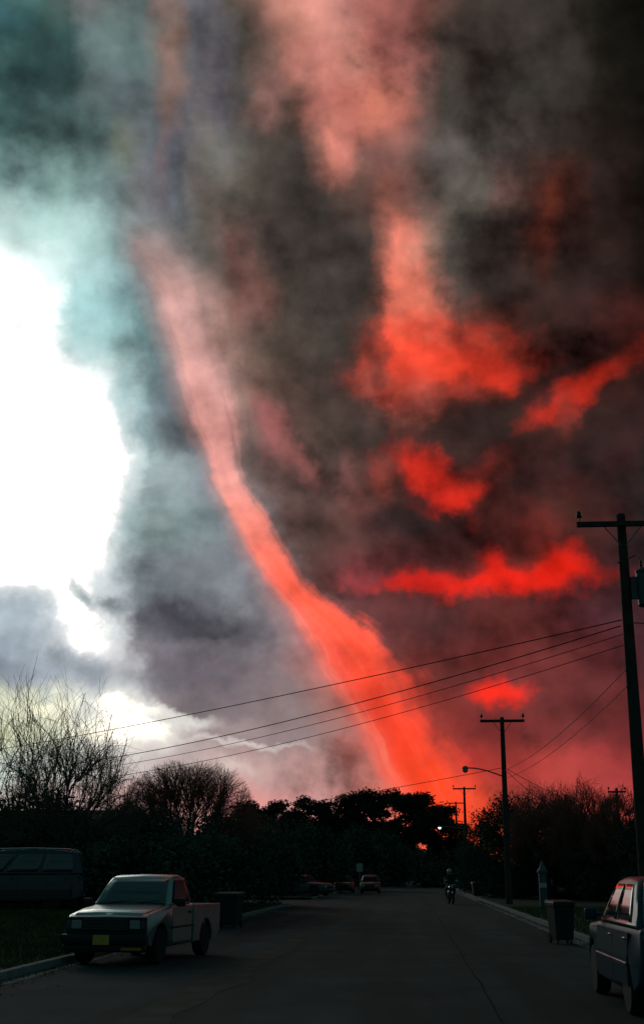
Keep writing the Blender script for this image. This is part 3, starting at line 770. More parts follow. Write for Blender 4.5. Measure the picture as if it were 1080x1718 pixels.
crown_tree('bare_tree', 'low reddish bare tree at the right foot of the broad bushy one', (x, 72, 0.13), 5.2, 2.5, 1.2, (16, 8, 16, 2), 52, 0, 86, 0.010, 0.09, 4, 0.08, 2.2, mt='red_lit_twig')
leafy_tree('russet_tree', 'small russet-leaved tree between the bare bushy tree and the pines', (gx(448, 95), 95, 0.13), 6.2, 2.2, 1.2, 26, 95, 0.13, 61, 'russet', 'small trees before the pines', 0.1)
leafy_tree('russet_tree', 'small olive-brown tree just left of the pine row', (gx(492, 118), 118, 0.13), 7.0, 2.0, 1.4, 24, 95, 0.14, 62, 'russet', 'small trees before the pines', 0.1)
# evergreen masses at the left under the bare trees
for px, Y, H, rx, lab, sd in [
    (10, 47, 4.2, 3.0, 'dark evergreen shrub mass at the left edge above the dark van', 71), (88, 52, 4.1, 2.4, 'dark evergreen shrub behind the dark van beside the pale house wall', 72),
    (232, 48, 3.7, 2.4, 'bushy dark evergreen behind the silver pickup cab', 73), (300, 50, 3.6, 2.3, 'wide dark evergreen under the broad bushy bare tree', 74),
    (372, 58, 4.0, 2.4, 'dark evergreen above the left bin', 75), (440, 66, 3.9, 2.4, 'dark evergreen shrub at the corner of the side street', 76),
    (205, 42, 2.5, 1.7, 'low dark hedge bush directly behind the pickup roof', 77), (345, 46, 2.9, 1.9, 'low dark bush beside the left bin', 78),
    (290, 43, 2.7, 1.8, 'low dark bush behind the pickup bed', 79)]:
    xx = gx(px, Y)
    leafy_tree('evergreen_shrub', lab, (xx, Y, lawn_z(xx, Y) - 0.05), H, rx, 0.05, 44, 260, 0.085, sd, 'leaf', 'evergreen shrubs on the left lawns', 0.1, 0.85, cat='shrub', clump_r=(0.3, 0.5))
# --- far wooded edge across the road's end, nearest dark trees first
for px, Y, H, rx, lab, sd in [
    (470, 100, 5.2, 3.0, 'dense dark tree beyond the side street at the left', 81), (525, 112, 5.6, 3.2, 'dense dark tree behind the small far pale sign', 82), (585, 130, 6.2, 3.4, 'dense dark tree behind the two far parked cars', 83),
    (640, 170, 7.0, 4.4, 'dense dark tree just left of the road end', 84), (700, 320, 8.5, 9.0, 'wide dark tree straight beyond the road end', 85), (745, 200, 5.6, 3.4, 'dark tree behind the motorcycle rider', 86),
    (462, 206, 9.6, 4.6, 'dark leafy tree under the left end of the pines', 91), (515, 208, 10.2, 4.8, 'dark leafy tree under the fourth pine', 92), (610, 206, 10.2, 4.6, 'dark leafy tree under the tallest pines', 93), (560, 190, 9.4, 5.0, 'dark leafy tree under the pines', 87), (770, 330, 9.0, 9.0, 'dark tree beyond the road end behind the far utility poles', 88), (640, 330, 14.0, 9.0, 'dark tree beyond the road end left of centre', 89)]:
    leafy_tree('broadleaf_tree', lab, (gx(px, Y), Y, 0.1), H, rx, -0.6, 54, 150 * (3.2 / rx) ** 1.1, 0.15 * max(1, Y / 130), sd, 'leaf', 'dark trees around the road end', 0.2, 0.85, clump_r=(0.28, 0.46))
pine_specs = [(425, 1356, 178), (455, 1366, 186), (478, 1352, 175), (512, 1346, 182), (548, 1352, 190), (580, 1344, 178), (606, 1338, 186), (634, 1334, 176), (662, 1336, 182), (694, 1340, 178), (716, 1342, 186), (738, 1358, 180)]
pine_labels = ['pine beside the russet tree, first from the left', 'low pine second from the left in the pine row', 'pine third from the left in the pine row', 'dark pine fourth from the left in the row',
    'flat-topped pine fifth from the left in the row', 'pine with a loose crown, sixth from the left', 'tall pine seventh from the left in the row', 'tallest broad pine near the middle of the row', 'dark pine at the right of the tallest',
    'pine at the left of the gap under the red shaft', 'tall thin pine at the foot of the red shaft', 'lower pine last on the right before the far poles']
for k, (px, py, Y) in enumerate(pine_specs):
    top = at(px, py, Y)
    pine_tree(pine_labels[k], (top.x, Y, 0.1), top.z - 0.1, 3.3 if k != 7 else 3.5, 200 + k, bare=0.42 if k >= 8 else 0.3)
# --- right: the big round dark tree, thin bare crowns behind it, more dark trees to the right
for px, Y, H, rx, lab, sd, n_ in [(862, 84, 6.5, 3.3, 'big dense dark round tree right of the street-lamp pole', 301, 90), (948, 82, 6.2, 3.0, 'dark tree joined to the right side of the big round tree', 302, 80),
    (1030, 76, 4.9, 2.9, 'dark tree beyond the right parked cars below the small light', 303, 60), (1100, 72, 5.2, 2.6, 'dark tree behind the near utility pole at the right edge', 304, 50), (808, 104, 5.6, 2.3, 'lower dark tree at the left foot of the big round tree', 305, 50)]:
    leafy_tree('live_oak', lab, (gx(px, Y), Y, 0.13), H, rx, -0.8, n_ + 30, 330, 0.08, sd, 'leaf', 'dark trees on the right', 0.26, 0.95, clump_r=(0.20, 0.32))
for px, Y, H, rx, lab, sd in [(690, 290, 3.2, 9.0, 'long low dark hedge straight across the road end', 321), (762, 230, 3.4, 6.0, 'low dark hedge under the far utility poles', 322), (630, 240, 3.4, 7.0, 'low dark hedge left of the road end', 323), (820, 125, 3.2, 3.4, 'low dark hedge behind the small far bin', 324), (905, 92, 2.8, 3.6, 'low dark hedge under the big round tree', 325), (1000, 88, 2.8, 4.0, 'low dark hedge behind the right parked cars', 326), (735, 160, 3.0, 3.0, 'low dark bush behind the motorcycle rider', 327), (540, 150, 3.2, 6.0, 'low dark hedge behind the far left parked cars', 328)]:
    leafy_tree('hedge', lab, (gx(px, Y), Y + (25 if px == 690 else 0), 0.1), H, rx, -1.0, 50, 130 * (3.2 / rx), 0.14 * max(1, Y / 130), sd, 'leaf', 'low hedges under the trees', 0.08, 0.8, cat='hedge', ry=1.6, clump_r=(0.3, 0.5))
for px, Y, H, rx, lab, sd in [(915, 79, 6.5, 2.5, 'brownish bare tree rising at the right of the big round dark tree', 311), (982, 76, 6.4, 2.6, 'brownish bare twiggy tree before the far right pole', 312), (1048, 73, 5.6, 2.5, 'brownish bare twiggy tree at the far right behind the near pole', 313)]:
    crown_tree('bare_tree', lab, (gx(px, Y), Y, 0.1), H + 0.7, rx, 2.6, (18, 8, 12, 2), sd, 4, 86, 0.010, 0.12, 3, 0.10, 2.2, mt='red_lit_twig')

# =================================================================== houses
def courses(root, name, m, x0, x1, z0, z1, y, h, side=-1):
    """lap siding: one board per course on a wall facing the road or the viewer"""
    first = None
    n = int((z1 - z0) / h)
    for i in range(n):
        if first is None:
            first = Mesh().add([(x0, 0, 0), (x1, 0, 0), (x1, side * 0.022, 0.006), (x0, side * 0.022, 0.006), (x0, side * 0.004, h), (x1, side * 0.004, h)],
                               [(0, 1, 2, 3), (3, 2, 5, 4), (0, 3, 4), (1, 5, 2)]).build(name, m, root)
            o = first
        else:
            o = first.copy(); C.objects.link(o); o.parent = root
        o.location = (0, y, z0 + i * h)
def house(label, loc, rz, L, D, wall_h, ridge, m, wins, door=None, group='houses along the street'):
    """gabled house; its long front faces local -y"""
    r = tag(empty('house', loc, rz), label, 'house', group)
    hx, hy = L / 2, D / 2
    w = Mesh()
    w.box(-hx, hx, -hy, hy, -0.3, wall_h)
    for s in (-1, 1):
        x = s * hx
        w.add([(x, -hy, wall_h), (x, hy, wall_h), (x, 0, ridge - 0.05), (x - s * 0.15, -hy, wall_h), (x - s * 0.15, hy, wall_h), (x - s * 0.15, 0, ridge - 0.05)],
              [(0, 1, 2) if s > 0 else (0, 2, 1), (3, 5, 4), (0, 2, 5, 3), (1, 4, 5, 2)])
    wall = w.build('wall', m, r, fixn=True)
    courses(wall, 'siding_board', m, -hx, hx, 0.1, wall_h - 0.05, -hy, 0.16)
    ov = 0.45
    k = (ridge - wall_h) / hy
    ro = Mesh()
    for s in (-1, 1):
        e = wall_h - k * ov
        ro.add([(-hx - 0.3, s * (hy + ov), e), (hx + 0.3, s * (hy + ov), e), (hx + 0.3, 0, ridge), (-hx - 0.3, 0, ridge),
                (-hx - 0.3, s * (hy + ov), e + 0.14), (hx + 0.3, s * (hy + ov), e + 0.14), (hx + 0.3, 0, ridge + 0.14), (-hx - 0.3, 0, ridge + 0.14)],
               [(0, 1, 2, 3), (4, 7, 6, 5), (0, 4, 5, 1), (1, 5, 6, 2), (3, 7, 4, 0)])
    roof = ro.build('roof', 'shingle', r, fixn=True)
    ch = Mesh().box(-0.35, 0.35, -0.3, 0.3, 0, 1.3, 0.02).build('chimney', 'brick', roof); ch.location = (-hx * 0.8, 0.9, ridge - 0.8)
    gt = Mesh().box(-hx - 0.3, hx + 0.3, -hy - ov - 0.12, -hy - ov, wall_h - k * ov + 0.0, wall_h - k * ov + 0.12, 0.02).build('gutter', 'trim', r)
    for (x, z, ww, hh) in wins:
        f = Mesh()
        y = -hy - 0.03
        for (a, b, c_, d) in ((x - ww / 2 - 0.08, x + ww / 2 + 0.08, z - 0.08, z), (x - ww / 2 - 0.08, x + ww / 2 + 0.08, z + hh, z + hh + 0.08), (x - ww / 2 - 0.08, x - ww / 2, z, z + hh), (x + ww / 2, x + ww / 2 + 0.08, z, z + hh), (x - 0.02, x + 0.02, z, z + hh)):
            f.box(a, b, y - 0.03, y + 0.02, c_, d)
        wo = f.build('window', 'trim', r)
        Mesh().box(x - ww / 2, x + ww / 2, y - 0.004, y + 0.01, z, z + hh).build('pane', 'glass', wo)
    if door is not None:
        d = Mesh().box(door - 0.45, door + 0.45, -hy - 0.06, -hy - 0.022, 0.1, 2.15, 0.01).build('door', 'trim', r)
        Mesh().lathe([(0.03, 0), (0.03, 0.05)], 8, 'y', (door + 0.35, -hy - 0.11, 1.1)).build('handle', 'steel', d)
    return r
house('low pale-walled house half hidden by shrubs behind the dark van', (-19.6, 55.5, 0.45), R(-4), 15.0, 8.0, 2.6, 3.7, 'siding', [(-4.5, 1.0, 1.4, 1.2), (0, 1.0, 1.4, 1.2), (6.0, 1.0, 0.9, 1.2)], 3.2)
house('dark house hidden among trees behind the right parked cars', (19.0, 97, 0.13), R(0), 13.0, 8.0, 2.7, 4.6, 'siding2', [(-4.5, 1.0, 1.3, 1.2), (-1, 1.0, 1.3, 1.2), (4, 1.0, 1.3, 1.2)], 1.5)
house('dark house among trees beyond the side street on the left', (-19.5, 112, 0.13), R(0), 12.0, 8.0, 2.7, 4.6, 'siding2', [(-4, 1.0, 1.3, 1.2), (3.5, 1.0, 1.3, 1.2)], 0.2)

# =================================================================== vehicles
def inset_outline(pts, d):
    """move a closed outline inwards by d"""
    n = len(pts); out = []
    area = sum(pts[i][0] * pts[(i + 1) % n][1] - pts[(i + 1) % n][0] * pts[i][1] for i in range(n))
    s = 1 if area > 0 else -1
    for i in range(n):
        p, q, r = Vector(pts[i - 1]), Vector(pts[i]), Vector(pts[(i + 1) % n])
        a = (q - p).normalized(); b = (r - q).normalized()
        nn = (Vector((-a.y, a.x)) + Vector((-b.y, b.x)))
        if nn.length < 1e-5: out.append(tuple(q)); continue
        nn.normalize(); out.append(tuple(q + nn * d * s))
    return out
def shell(mesh, outline, w, shape, edge=0.045, inner=None):
    """extrude a side outline (y, z) across the width, edges rounded, then shape(x, y, z)"""
    o1, o2, o3 = outline, inset_outline(outline, edge * 0.3), inset_outline(outline, edge)
    layers = [(-w, o3), (-w + edge * 0.3, o2), (-w + edge, o1)] + ([(0, o1)]) + [(w - edge, o1), (w - edge * 0.3, o2), (w, o3)]
    n = len(outline); V, F = [], []
    for x, o in layers:
        V += [shape(x, y, z) for y, z in o]
    for k in range(len(layers) - 1):
        for i in range(n):
            F.append((k * n + i, k * n + (i + 1) % n, (k + 1) * n + (i + 1) % n, (k + 1) * n + i))
    F.append(tuple(range(n))); F.append(tuple(range((len(layers) - 1) * n + n - 1, (len(layers) - 1) * n - 1, -1)))
    mesh.add(V, F)
def arch(yc, zc, r, z0, n=9):
    """points of a wheel opening, from its rear foot to its front foot (front is -y)"""
    a0 = math.asin(max(-1, min(1, (z0 - zc) / r)))
    return [(yc + r * math.cos(a0 + (math.pi - 2 * a0) * i / n), zc + r * math.sin(a0 + (math.pi - 2 * a0) * i / n)) for i in range(n + 1)]
def wheel(root, x, y, r, wd, s, rim='rim', spokes=5):
    wr = r * 0.64
    t = Mesh().lathe([(wr * 0.98, -wd / 2), (r * 0.93, -wd / 2), (r, -wd * 0.32), (r, wd * 0.32), (r * 0.93, wd / 2), (wr * 0.98, wd / 2)], 24, 'x')
    h = Mesh().lathe([(wr * 1.0, -wd * 0.30), (wr, wd * 0.44), (wr * 0.92, wd * 0.47), (wr * 0.86, wd * 0.30), (wr * 0.30, wd * 0.28), (wr * 0.26, wd * 0.40), (0.01, wd * 0.42)], 24, 'x')
    for k in range(spokes):
        a = 2 * math.pi * k / spokes
        c, d = math.cos(a), math.sin(a)
        q = []
        for (rr, hw, xx) in ((wr * 0.2, wr * 0.16, 0.42), (wr * 0.92, wr * 0.11, 0.45)):
            for sg in (-1, 1): q.append((xx * wd, c * rr - d * hw * sg, d * rr + c * hw * sg))
        b = [(p[0] - 0.03, p[1], p[2]) for p in q]
        h.add(q + b, [(0, 1, 3, 2), (4, 6, 7, 5), (0, 2, 6, 4), (1, 5, 7, 3), (0, 4, 5, 1), (2, 3, 7, 6)])
    o = h.build('wheel', rim, root, True, fixn=True)
    t.build('tyre', 'rubber', o, True, fixn=True)
    o.location = (x, y, r); o.rotation_euler = (0, 0, 0 if s > 0 else math.pi)
    return o
def quad_at(c, u0, u1, v0, v1):
    """sub-quad of four corners (bottom front, bottom rear, top rear, top front)"""
    c = [Vector(k) for k in c]
    f = lambda u, v: c[0].lerp(c[1], u).lerp(c[3].lerp(c[2], u), v)
    return [f(u0, v0), f(u1, v0), f(u1, v1), f(u0, v1)]
def patch(name, m, root, f, nu, nv, th=0.008):
    """a curved plate over the surface f(u, v)"""
    V = [f(i / nu, j / nv) for j in range(nv + 1) for i in range(nu + 1)]
    F = [(j * (nu + 1) + i, j * (nu + 1) + i + 1, (j + 1) * (nu + 1) + i + 1, (j + 1) * (nu + 1) + i) for j in range(nv) for i in range(nu)]
    o = Mesh().add(V, F).build(name, m, root, True)
    sd = o.modifiers.new('s', 'SOLIDIFY'); sd.thickness = th; sd.offset = -1
    return o
def greenhouse(root, body_m, hb, ht, yf0, yf1, yr1, yr0, z0, z1, crown=0.03, side=((0.10, 0.52), (0.56, 0.92)), parent=None, zr=None, glass_v=(0.10, 0.90), side_m='glass'):
    """rounded cabin: base half width hb, roof half width ht; windscreen yf0>yf1, rear glass yr1>yr0"""
    def bez(p, q, bulge, n, c=None):
        mx, mz = (p[0] + q[0]) / 2, (p[1] + q[1]) / 2
        dy, dz = q[0] - p[0], q[1] - p[1]
        L = math.hypot(dy, dz)
        cx, cz = mx - dz / L * bulge * 2, mz + dy / L * bulge * 2
        return [((1 - t) ** 2 * p[0] + 2 * t * (1 - t) * cx + t * t * q[0], (1 - t) ** 2 * p[1] + 2 * t * (1 - t) * cz + t * t * q[1]) for t in [i / n for i in range(n + 1)]]
    ws = bez((yf0, z0), (yf1, z1), 0.03, 6)
    rf = bez((yf1, z1), (yr1, z1), crown, 8)[1:]
    rg = bez((yr1, z1), (yr0, z0), 0.03, 6)[1:]
    out = ws + rf + rg
    def hw(z):
        t = min(1, max(0, (z - z0) / (z1 - z0)))
        return hb - (hb - ht) * t ** 1.3
    m = Mesh()
    shell(m, out, hb, lambda x, y, z: (x * hw(z) / hb, y, z + 0.02 * (1 - (x / hb) ** 2) * (1 if z > z1 - 0.02 else 0)), 0.07)
    cab = m.build('cabin', body_m, root, True, fixn=True)
    P = parent or root
    v0, v1 = glass_v
    def along(pts, t):
        k = min(len(pts) - 2, int(t * (len(pts) - 1))); u = t * (len(pts) - 1) - k
        return pts[k][0] + (pts[k + 1][0] - pts[k][0]) * u, pts[k][1] + (pts[k + 1][1] - pts[k][1]) * u
    rg_ = bez((yr1, z1), (yr0, z0), 0.03, 6)[::-1]
    def front(u, v, pts, sg):
        t = v0 * 0.6 + (v1 + 0.02 - v0 * 0.6) * v
        y, z = along(pts, t)
        w = (hw(z) - 0.075) * (2 * u - 1)
        return (w * -sg, y + sg * 0.012 * 1.0, z + 0.006)
    patch('windshield', 'dark_glass' if side_m == 'dark_glass' and z0 < 1.0 else 'glass', P, lambda u, v: front(1 - u, v, ws, -1), 8, 6)
    patch('rear_window', 'glass', P, lambda u, v: front(1 - u, v, rg_, 1), 8, 6)
    for (u0, u1) in side:
        for s in (-1, 1):
            def f(u, v, s=s):
                a = u0 + (u1 - u0) * (u if s > 0 else 1 - u); t = v0 + (v1 - v0) * v
                yf, zf = along(ws, t); yr, zr_ = along(rg_, t)
                z = zf
                return (s * (hw(z) + 0.006), yf + (yr - yf) * a, z)
            patch('side_window', side_m, P, f, 6, 5)
    return cab
def mirror_part(root, x, y, z, s, m='black'):
    o = Mesh().box(x, x + s * 0.06, y - 0.015, y + 0.015, z - 0.02, z + 0.02) if s > 0 else Mesh().box(x + s * 0.06, x, y - 0.015, y + 0.015, z - 0.02, z + 0.02)
    a, b = sorted((x + s * 0.06, x + s * 0.23))
    o.box(a, b, y - 0.05, y + 0.04, z - 0.06, z + 0.09, 0.02)
    return o.build('mirror', m, root, True)

def pickup(label, loc, rz):
    r = tag(empty('pickup_truck', loc, rz), label, 'pickup truck')
    W, R_ = 0.81, 0.315
    def shp(x, y, z):
        k = 1.0
        if y < -1.7: k -= 0.06 * ((-1.7 - y) / 0.5) ** 2
        if z < 0.55: k -= 0.05 * ((0.55 - z) / 0.25) ** 2
        return (x * k, y, z + (0.025 * (1 - (x / W) ** 2) if z > 0.8 else 0))
    m = Mesh()
    out = [(0.42, 0.99), (0.40, 1.03), (-0.98, 1.02), (-1.5, 0.965), (-2.05, 0.885), (-2.17, 0.83), (-2.19, 0.55), (-2.17, 0.36)]
    out += [(-1.45 - 0.39, 0.30)] + arch(-1.45, R_, 0.40, 0.29)[::-1] + [(-1.0, 0.27), (0.42, 0.29)]
    shell(m, out[::-1], W, shp)
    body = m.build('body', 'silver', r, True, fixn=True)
    # door seams and handles as fine raised and sunk lines
    for s in (-1, 1):
        d = Mesh()
        cs = [(s * (W + 0.002), -0.86, 0.36), (s * (W + 0.002), 0.26, 0.36), (s * (W + 0.002), 0.26, 0.99), (s * (W + 0.002), -0.86, 0.99)]
        if s < 0: cs = [cs[1], cs[0], cs[3], cs[2]]
        d.slab(cs, 0.012, 0.006)
        dd = d.build('door', 'silver', r)
        Mesh().box(*sorted((s * (W + 0.006), s * (W + 0.035))), 0.06, 0.20, 0.86, 0.90, 0.006).build('handle', 'black', dd)
        Mesh().box(*sorted((s * (W - 0.01), s * (W + 0.014))), -0.95, 0.41, 0.60, 0.64, 0.004).build('trim_strip', 'black', r)
    # bonnet panel with a raised centre
    hood = Mesh()
    def hz(y): return 0.885 + (y + 2.05) / 1.07 * 0.135
    V = []; xs = [-0.74, -0.66, -0.3, 0, 0.3, 0.66, 0.74]; ys = [-2.10, -2.0, -1.6, -1.2, -1.03]
    for y in ys:
        for x in xs:
            V.append((x * (1 - 0.04 * max(0, (-1.7 - y) / 0.4)), y, hz(y) + 0.022 + 0.016 * (1 - (x / 0.8) ** 2) - (0.02 if abs(x) > 0.7 else 0) - (0.03 if y < -2.05 else 0)))
    hood.add(V, [(j * 7 + i, j * 7 + i + 1, (j + 1) * 7 + i + 1, (j + 1) * 7 + i) for j in range(4) for i in range(6)])
    hd = hood.build('hood', 'silver', r, True); so_ = hd.modifiers.new('s', 'SOLIDIFY'); so_.thickness = 0.02; so_.offset = -1
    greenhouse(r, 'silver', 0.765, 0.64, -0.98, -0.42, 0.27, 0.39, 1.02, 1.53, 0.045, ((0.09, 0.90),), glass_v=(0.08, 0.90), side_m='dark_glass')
    Mesh().box(-0.70, 0.70, -1.02, -0.975, 1.045, 1.06, 0.004).build('wiper_cowl', 'black', r)
    wp = Mesh(); wp.tube([(-0.45, -0.99, 1.07), (0.05, -0.93, 1.10)], 0.01, 5); wp.tube([(0.12, -0.99, 1.07), (0.60, -0.93, 1.10)], 0.01, 5); wp.build('wiper', 'black', r)
    # nose: grille, lamps, bumper, plate; shade on its pale paint put in as black
    Mesh().box(-0.775, 0.775, -2.212, -2.15, 0.50, 0.845, 0.015).build('nose_shade_panel', 'black', r)  # full-width black panel added where the pale front only lies in shade
    gr = Mesh().box(-0.44, 0.44, -2.235, -2.20, 0.60, 0.83, 0.01).build('grille', 'black', r)
    first = None
    for k in range(5):
        if first is None: first = Mesh().box(-0.43, 0.43, -0.012, 0.012, -0.008, 0.008).build('grille_bar', 'hub', gr); o = first
        else: o = first.copy(); C.objects.link(o); o.parent = gr
        o.location = (0, -2.240, 0.64 + k * 0.04)
    for s in (-1, 1):
        h = Mesh().box(*sorted((s * 0.46, s * 0.66)), -2.235, -2.16, 0.64, 0.79, 0.012).build('headlight', 'lens', r)
        Mesh().box(*sorted((s * 0.45, s * 0.67)), -2.222, -2.15, 0.62, 0.81, 0.01).build('bezel', 'black', h)
        Mesh().box(*sorted((s * 0.67, s * 0.76)), -2.225, -2.02, 0.64, 0.79, 0.012).build('turn_signal', 'hub', r)
        mirror_part(r, s * 0.80, -0.80, 1.06, s)
    bp = Mesh().box(-0.82, 0.82, -2.34, -2.16, 0.38, 0.55, 0.03)
    bp.box(-0.78, 0.78, -2.28, -2.12, 0.24, 0.375, 0.03)
    bp.build('bumper', 'black', r, True)
    Mesh().box(-0.18, 0.13, -2.362, -2.342, 0.37, 0.54, 0.004).build('license_plate', 'plate', r)
    for s in (-1, 1):
        Mesh().box(*sorted((s * 0.34, s * 0.72)), -2.300, -2.27, 0.275, 0.325, 0.006).build('marker_lamp', 'amber', r) if s > 0 else None
    # bed: two sides, floor, bulkhead, tailgate
    bedw = 0.81
    for s in (-1, 1):
        m = Mesh()
        out = [(2.20, 0.46), (2.22, 1.0), (0.47, 1.02), (0.47, 0.30), (1.25 - 0.42, 0.30)] + arch(1.25, R_, 0.41, 0.29)[::-1] + [(2.12, 0.40)]
        o1 = out
        x0, x1 = s * (bedw - 0.09), s * bedw
        n = len(o1)
        o2 = inset_outline(o1, 0.02)
        V = [(x0, y, z) for y, z in o1] + [(x1 - s * 0.02, y, z) for y, z in o1] + [(x1, y, z) for y, z in o2]
        F = [(k * n + i, k * n + (i + 1) % n, (k + 1) * n + (i + 1) % n, (k + 1) * n + i) for k in range(2) for i in range(n)] + [tuple(range(n)), tuple(range(3 * n - 1, 2 * n - 1, -1))]
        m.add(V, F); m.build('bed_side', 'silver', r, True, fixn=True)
        Mesh().box(*sorted((s * 0.60, s * 0.795)), 2.20, 2.235, 0.60, 0.92, 0.01).build('tail_lamp', 'red_lens', r)
    Mesh().box(-0.718, 0.718, 0.47, 2.16, 0.56, 0.62).build('bed_floor', 'black', r)
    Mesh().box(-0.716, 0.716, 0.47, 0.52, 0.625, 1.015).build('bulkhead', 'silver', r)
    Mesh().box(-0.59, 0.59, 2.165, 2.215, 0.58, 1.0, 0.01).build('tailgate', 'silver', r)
    Mesh().box(-0.75, 0.75, 2.24, 2.36, 0.42, 0.54, 0.02).build('rear_bumper', 'hub', r)
    fr = Mesh().box(-0.66, 0.66, -2.1, 2.1, 0.32, 0.54).build('chassis', 'black', r)
    for s in (-1, 1):
        for y in (-1.45, 1.25): wheel(r, s * 0.70, y, R_, 0.20, s, 'hub', 8)
    return r
# nose towards the viewer, pulled in at an angle against the left kerb
th = R(8.5)
pickup('silver pickup with yellow front plate parked against the left kerb', (-5.56 + 2.25 * math.sin(th), 23.4 + 2.25 * math.cos(th), 0), -th)

def car(name, label, cat, loc, rz, paint, L=4.3, Wd=1.68, belt=0.92, roof=1.42, fa=-1.30, ra=1.30, r=0.31, cab=(-0.72, -0.10, 1.10, 1.55), side=((0.16, 0.50), (0.54, 0.86)), nose=0.72, tail=0.90,
        group=None, trim=None, rim='rim', hoodz=None, detail=True, crown=0.035):
    root = tag(empty(name, loc, rz), label, cat, group)
    f, b = -L / 2, L / 2
    W = Wd / 2
    hz = hoodz or belt - 0.03
    out = [(b - 0.04, 0.40), (b, 0.60), (b - 0.05, tail - 0.03), (b - 0.13, tail), (cab[3] + 0.1, belt), (cab[0], belt), (cab[0] - 0.12, hz), ((f + cab[0]) / 2 - 0.25, (hz + nose) / 2 + 0.05), (f + 0.14, nose), (f + 0.02, nose - 0.12), (f, 0.50), (f + 0.04, 0.30)]
    out += arch(fa, r, r + 0.065, 0.25)[::-1] + arch(ra, r, r + 0.065, 0.25)[::-1]
    def shp(x, y, z):
        k = 1.0
        if y < f + 0.8: k -= 0.13 * ((f + 0.8 - y) / 0.8) ** 2
        if y > b - 0.6: k -= 0.09 * ((y - b + 0.6) / 0.6) ** 2
        if z < 0.5: k -= 0.06 * ((0.5 - z) / 0.3) ** 2
        if z > 0.62: k -= 0.035 * ((z - 0.62) / 0.3) ** 1.5
        return (x * k, y, z + (0.03 * (1 - (x / W) ** 2) if z > 0.65 and abs(x) < W * 0.9 else 0))
    m = Mesh(); shell(m, out[::-1], W, shp, 0.06); m.build('body', paint, root, True, fixn=True)
    hb = W * 0.90
    greenhouse(root, paint, hb, W * 0.72, cab[0], cab[1], cab[2], cab[3], belt - 0.01, roof - crown, crown, side, side_m='glass' if detail else 'dark_glass')
    for s in (-1, 1):
        hl = shp(s * W * 0.72, f + 0.05, nose - 0.1)
        Mesh().box(*sorted((s * W * 0.50, s * W * 0.80)), f - 0.01, f + 0.16, nose - 0.17, nose - 0.04, 0.02).build('headlight', 'lens', root, True)
        Mesh().box(*sorted((s * W * 0.62, s * W * 0.86)), b - 0.10, b + 0.012, tail - 0.24, tail - 0.08, 0.02).build('tail_lamp', 'red_lens', root, True)
        mirror_part(root, s * W * 0.90, cab[0] + 0.14, belt + 0.07, s, paint if paint != 'silver' else 'black')
        for (y0, y1) in ((cab[0] + 0.05, (cab[0] + cab[3]) / 2), ((cab[0] + cab[3]) / 2 + 0.02, cab[3] - 0.35)):
            if y1 - y0 < 0.3: continue
            zz0, zz1 = 0.34, belt - 0.06
            def sx(z): return abs(shp(W, 0, z)[0])
            cs = [(s * sx(zz0 + 0.1), y0, zz0), (s * sx(zz0 + 0.1), y1, zz0), (s * sx(0.64), y1, 0.64), (s * sx(0.64), y0, 0.64)]
            c2 = [(s * sx(0.64), y0, 0.64), (s * sx(0.64), y1, 0.64), (s * sx(zz1), y1, zz1), (s * sx(zz1), y0, zz1)]
            if s < 0: cs = [cs[1], cs[0], cs[3], cs[2]]; c2 = [c2[1], c2[0], c2[3], c2[2]]
            d = Mesh().slab(cs, 0.02, 0.005).slab(c2, 0.02, 0.005).build('door', paint, root)
            Mesh().box(*sorted((s * (sx(zz1) + 0.0), s * (sx(zz1) + 0.035))), y1 - 0.24, y1 - 0.08, zz1 - 0.09, zz1 - 0.055, 0.006).build('handle', trim or paint, d)
            if trim:
                Mesh().box(*sorted((s * (sx(0.56) - 0.005), s * (sx(0.56) + 0.022))), y0 + 0.02, y1 - 0.02, 0.555, 0.595, 0.005).build('trim_strip', trim, d)
        for y in (fa, ra): wheel(root, s * (W - 0.115), y, r, 0.19, s, rim, 5 if detail else 4)
        Mesh().box(*sorted((s * hb * 0.985, s * (hb * 0.985 + 0.02))), cab[0] + 0.1, cab[3] - 0.05, belt + 0.008, belt + 0.026).build('window_trim', trim or 'black', root)
    Mesh().box(-W * 0.86, W * 0.86, f - 0.06, f + 0.14, 0.32, 0.50, 0.04).build('front_bumper', paint, root, True)
    Mesh().box(-W * 0.88, W * 0.88, b - 0.16, b + 0.05, 0.34, 0.56, 0.04).build('rear_bumper', paint, root, True)
    Mesh().box(-W * 0.46, W * 0.46, f - 0.02, f + 0.06, nose - 0.18, nose - 0.06, 0.01).build('grille', 'black', root)
    Mesh().box(-0.25, 0.25, b + 0.014, b + 0.03, tail - 0.26, tail - 0.12, 0.003).build('license_plate', 'plate_white', root)
    Mesh().box(-W * 0.72, W * 0.72, f + 0.2, b - 0.2, 0.18, 0.5).build('underbody', 'black', root)
    return root
# right edge: parked facing away, its driver's side to us
car('parked_car', 'dark teal hatchback parked at the right kerb, cut by the frame', 'car', (3.33, 17.35, 0), math.pi, 'teal', L=4.45, Wd=1.64, belt=0.99, roof=1.56, fa=-1.38, ra=1.38, r=0.33,
    cab=(-0.92, -0.08, 1.35, 1.98), side=((0.10, 0.47), (0.50, 0.88)), nose=0.80, tail=1.0, trim='chrome', hoodz=0.97)
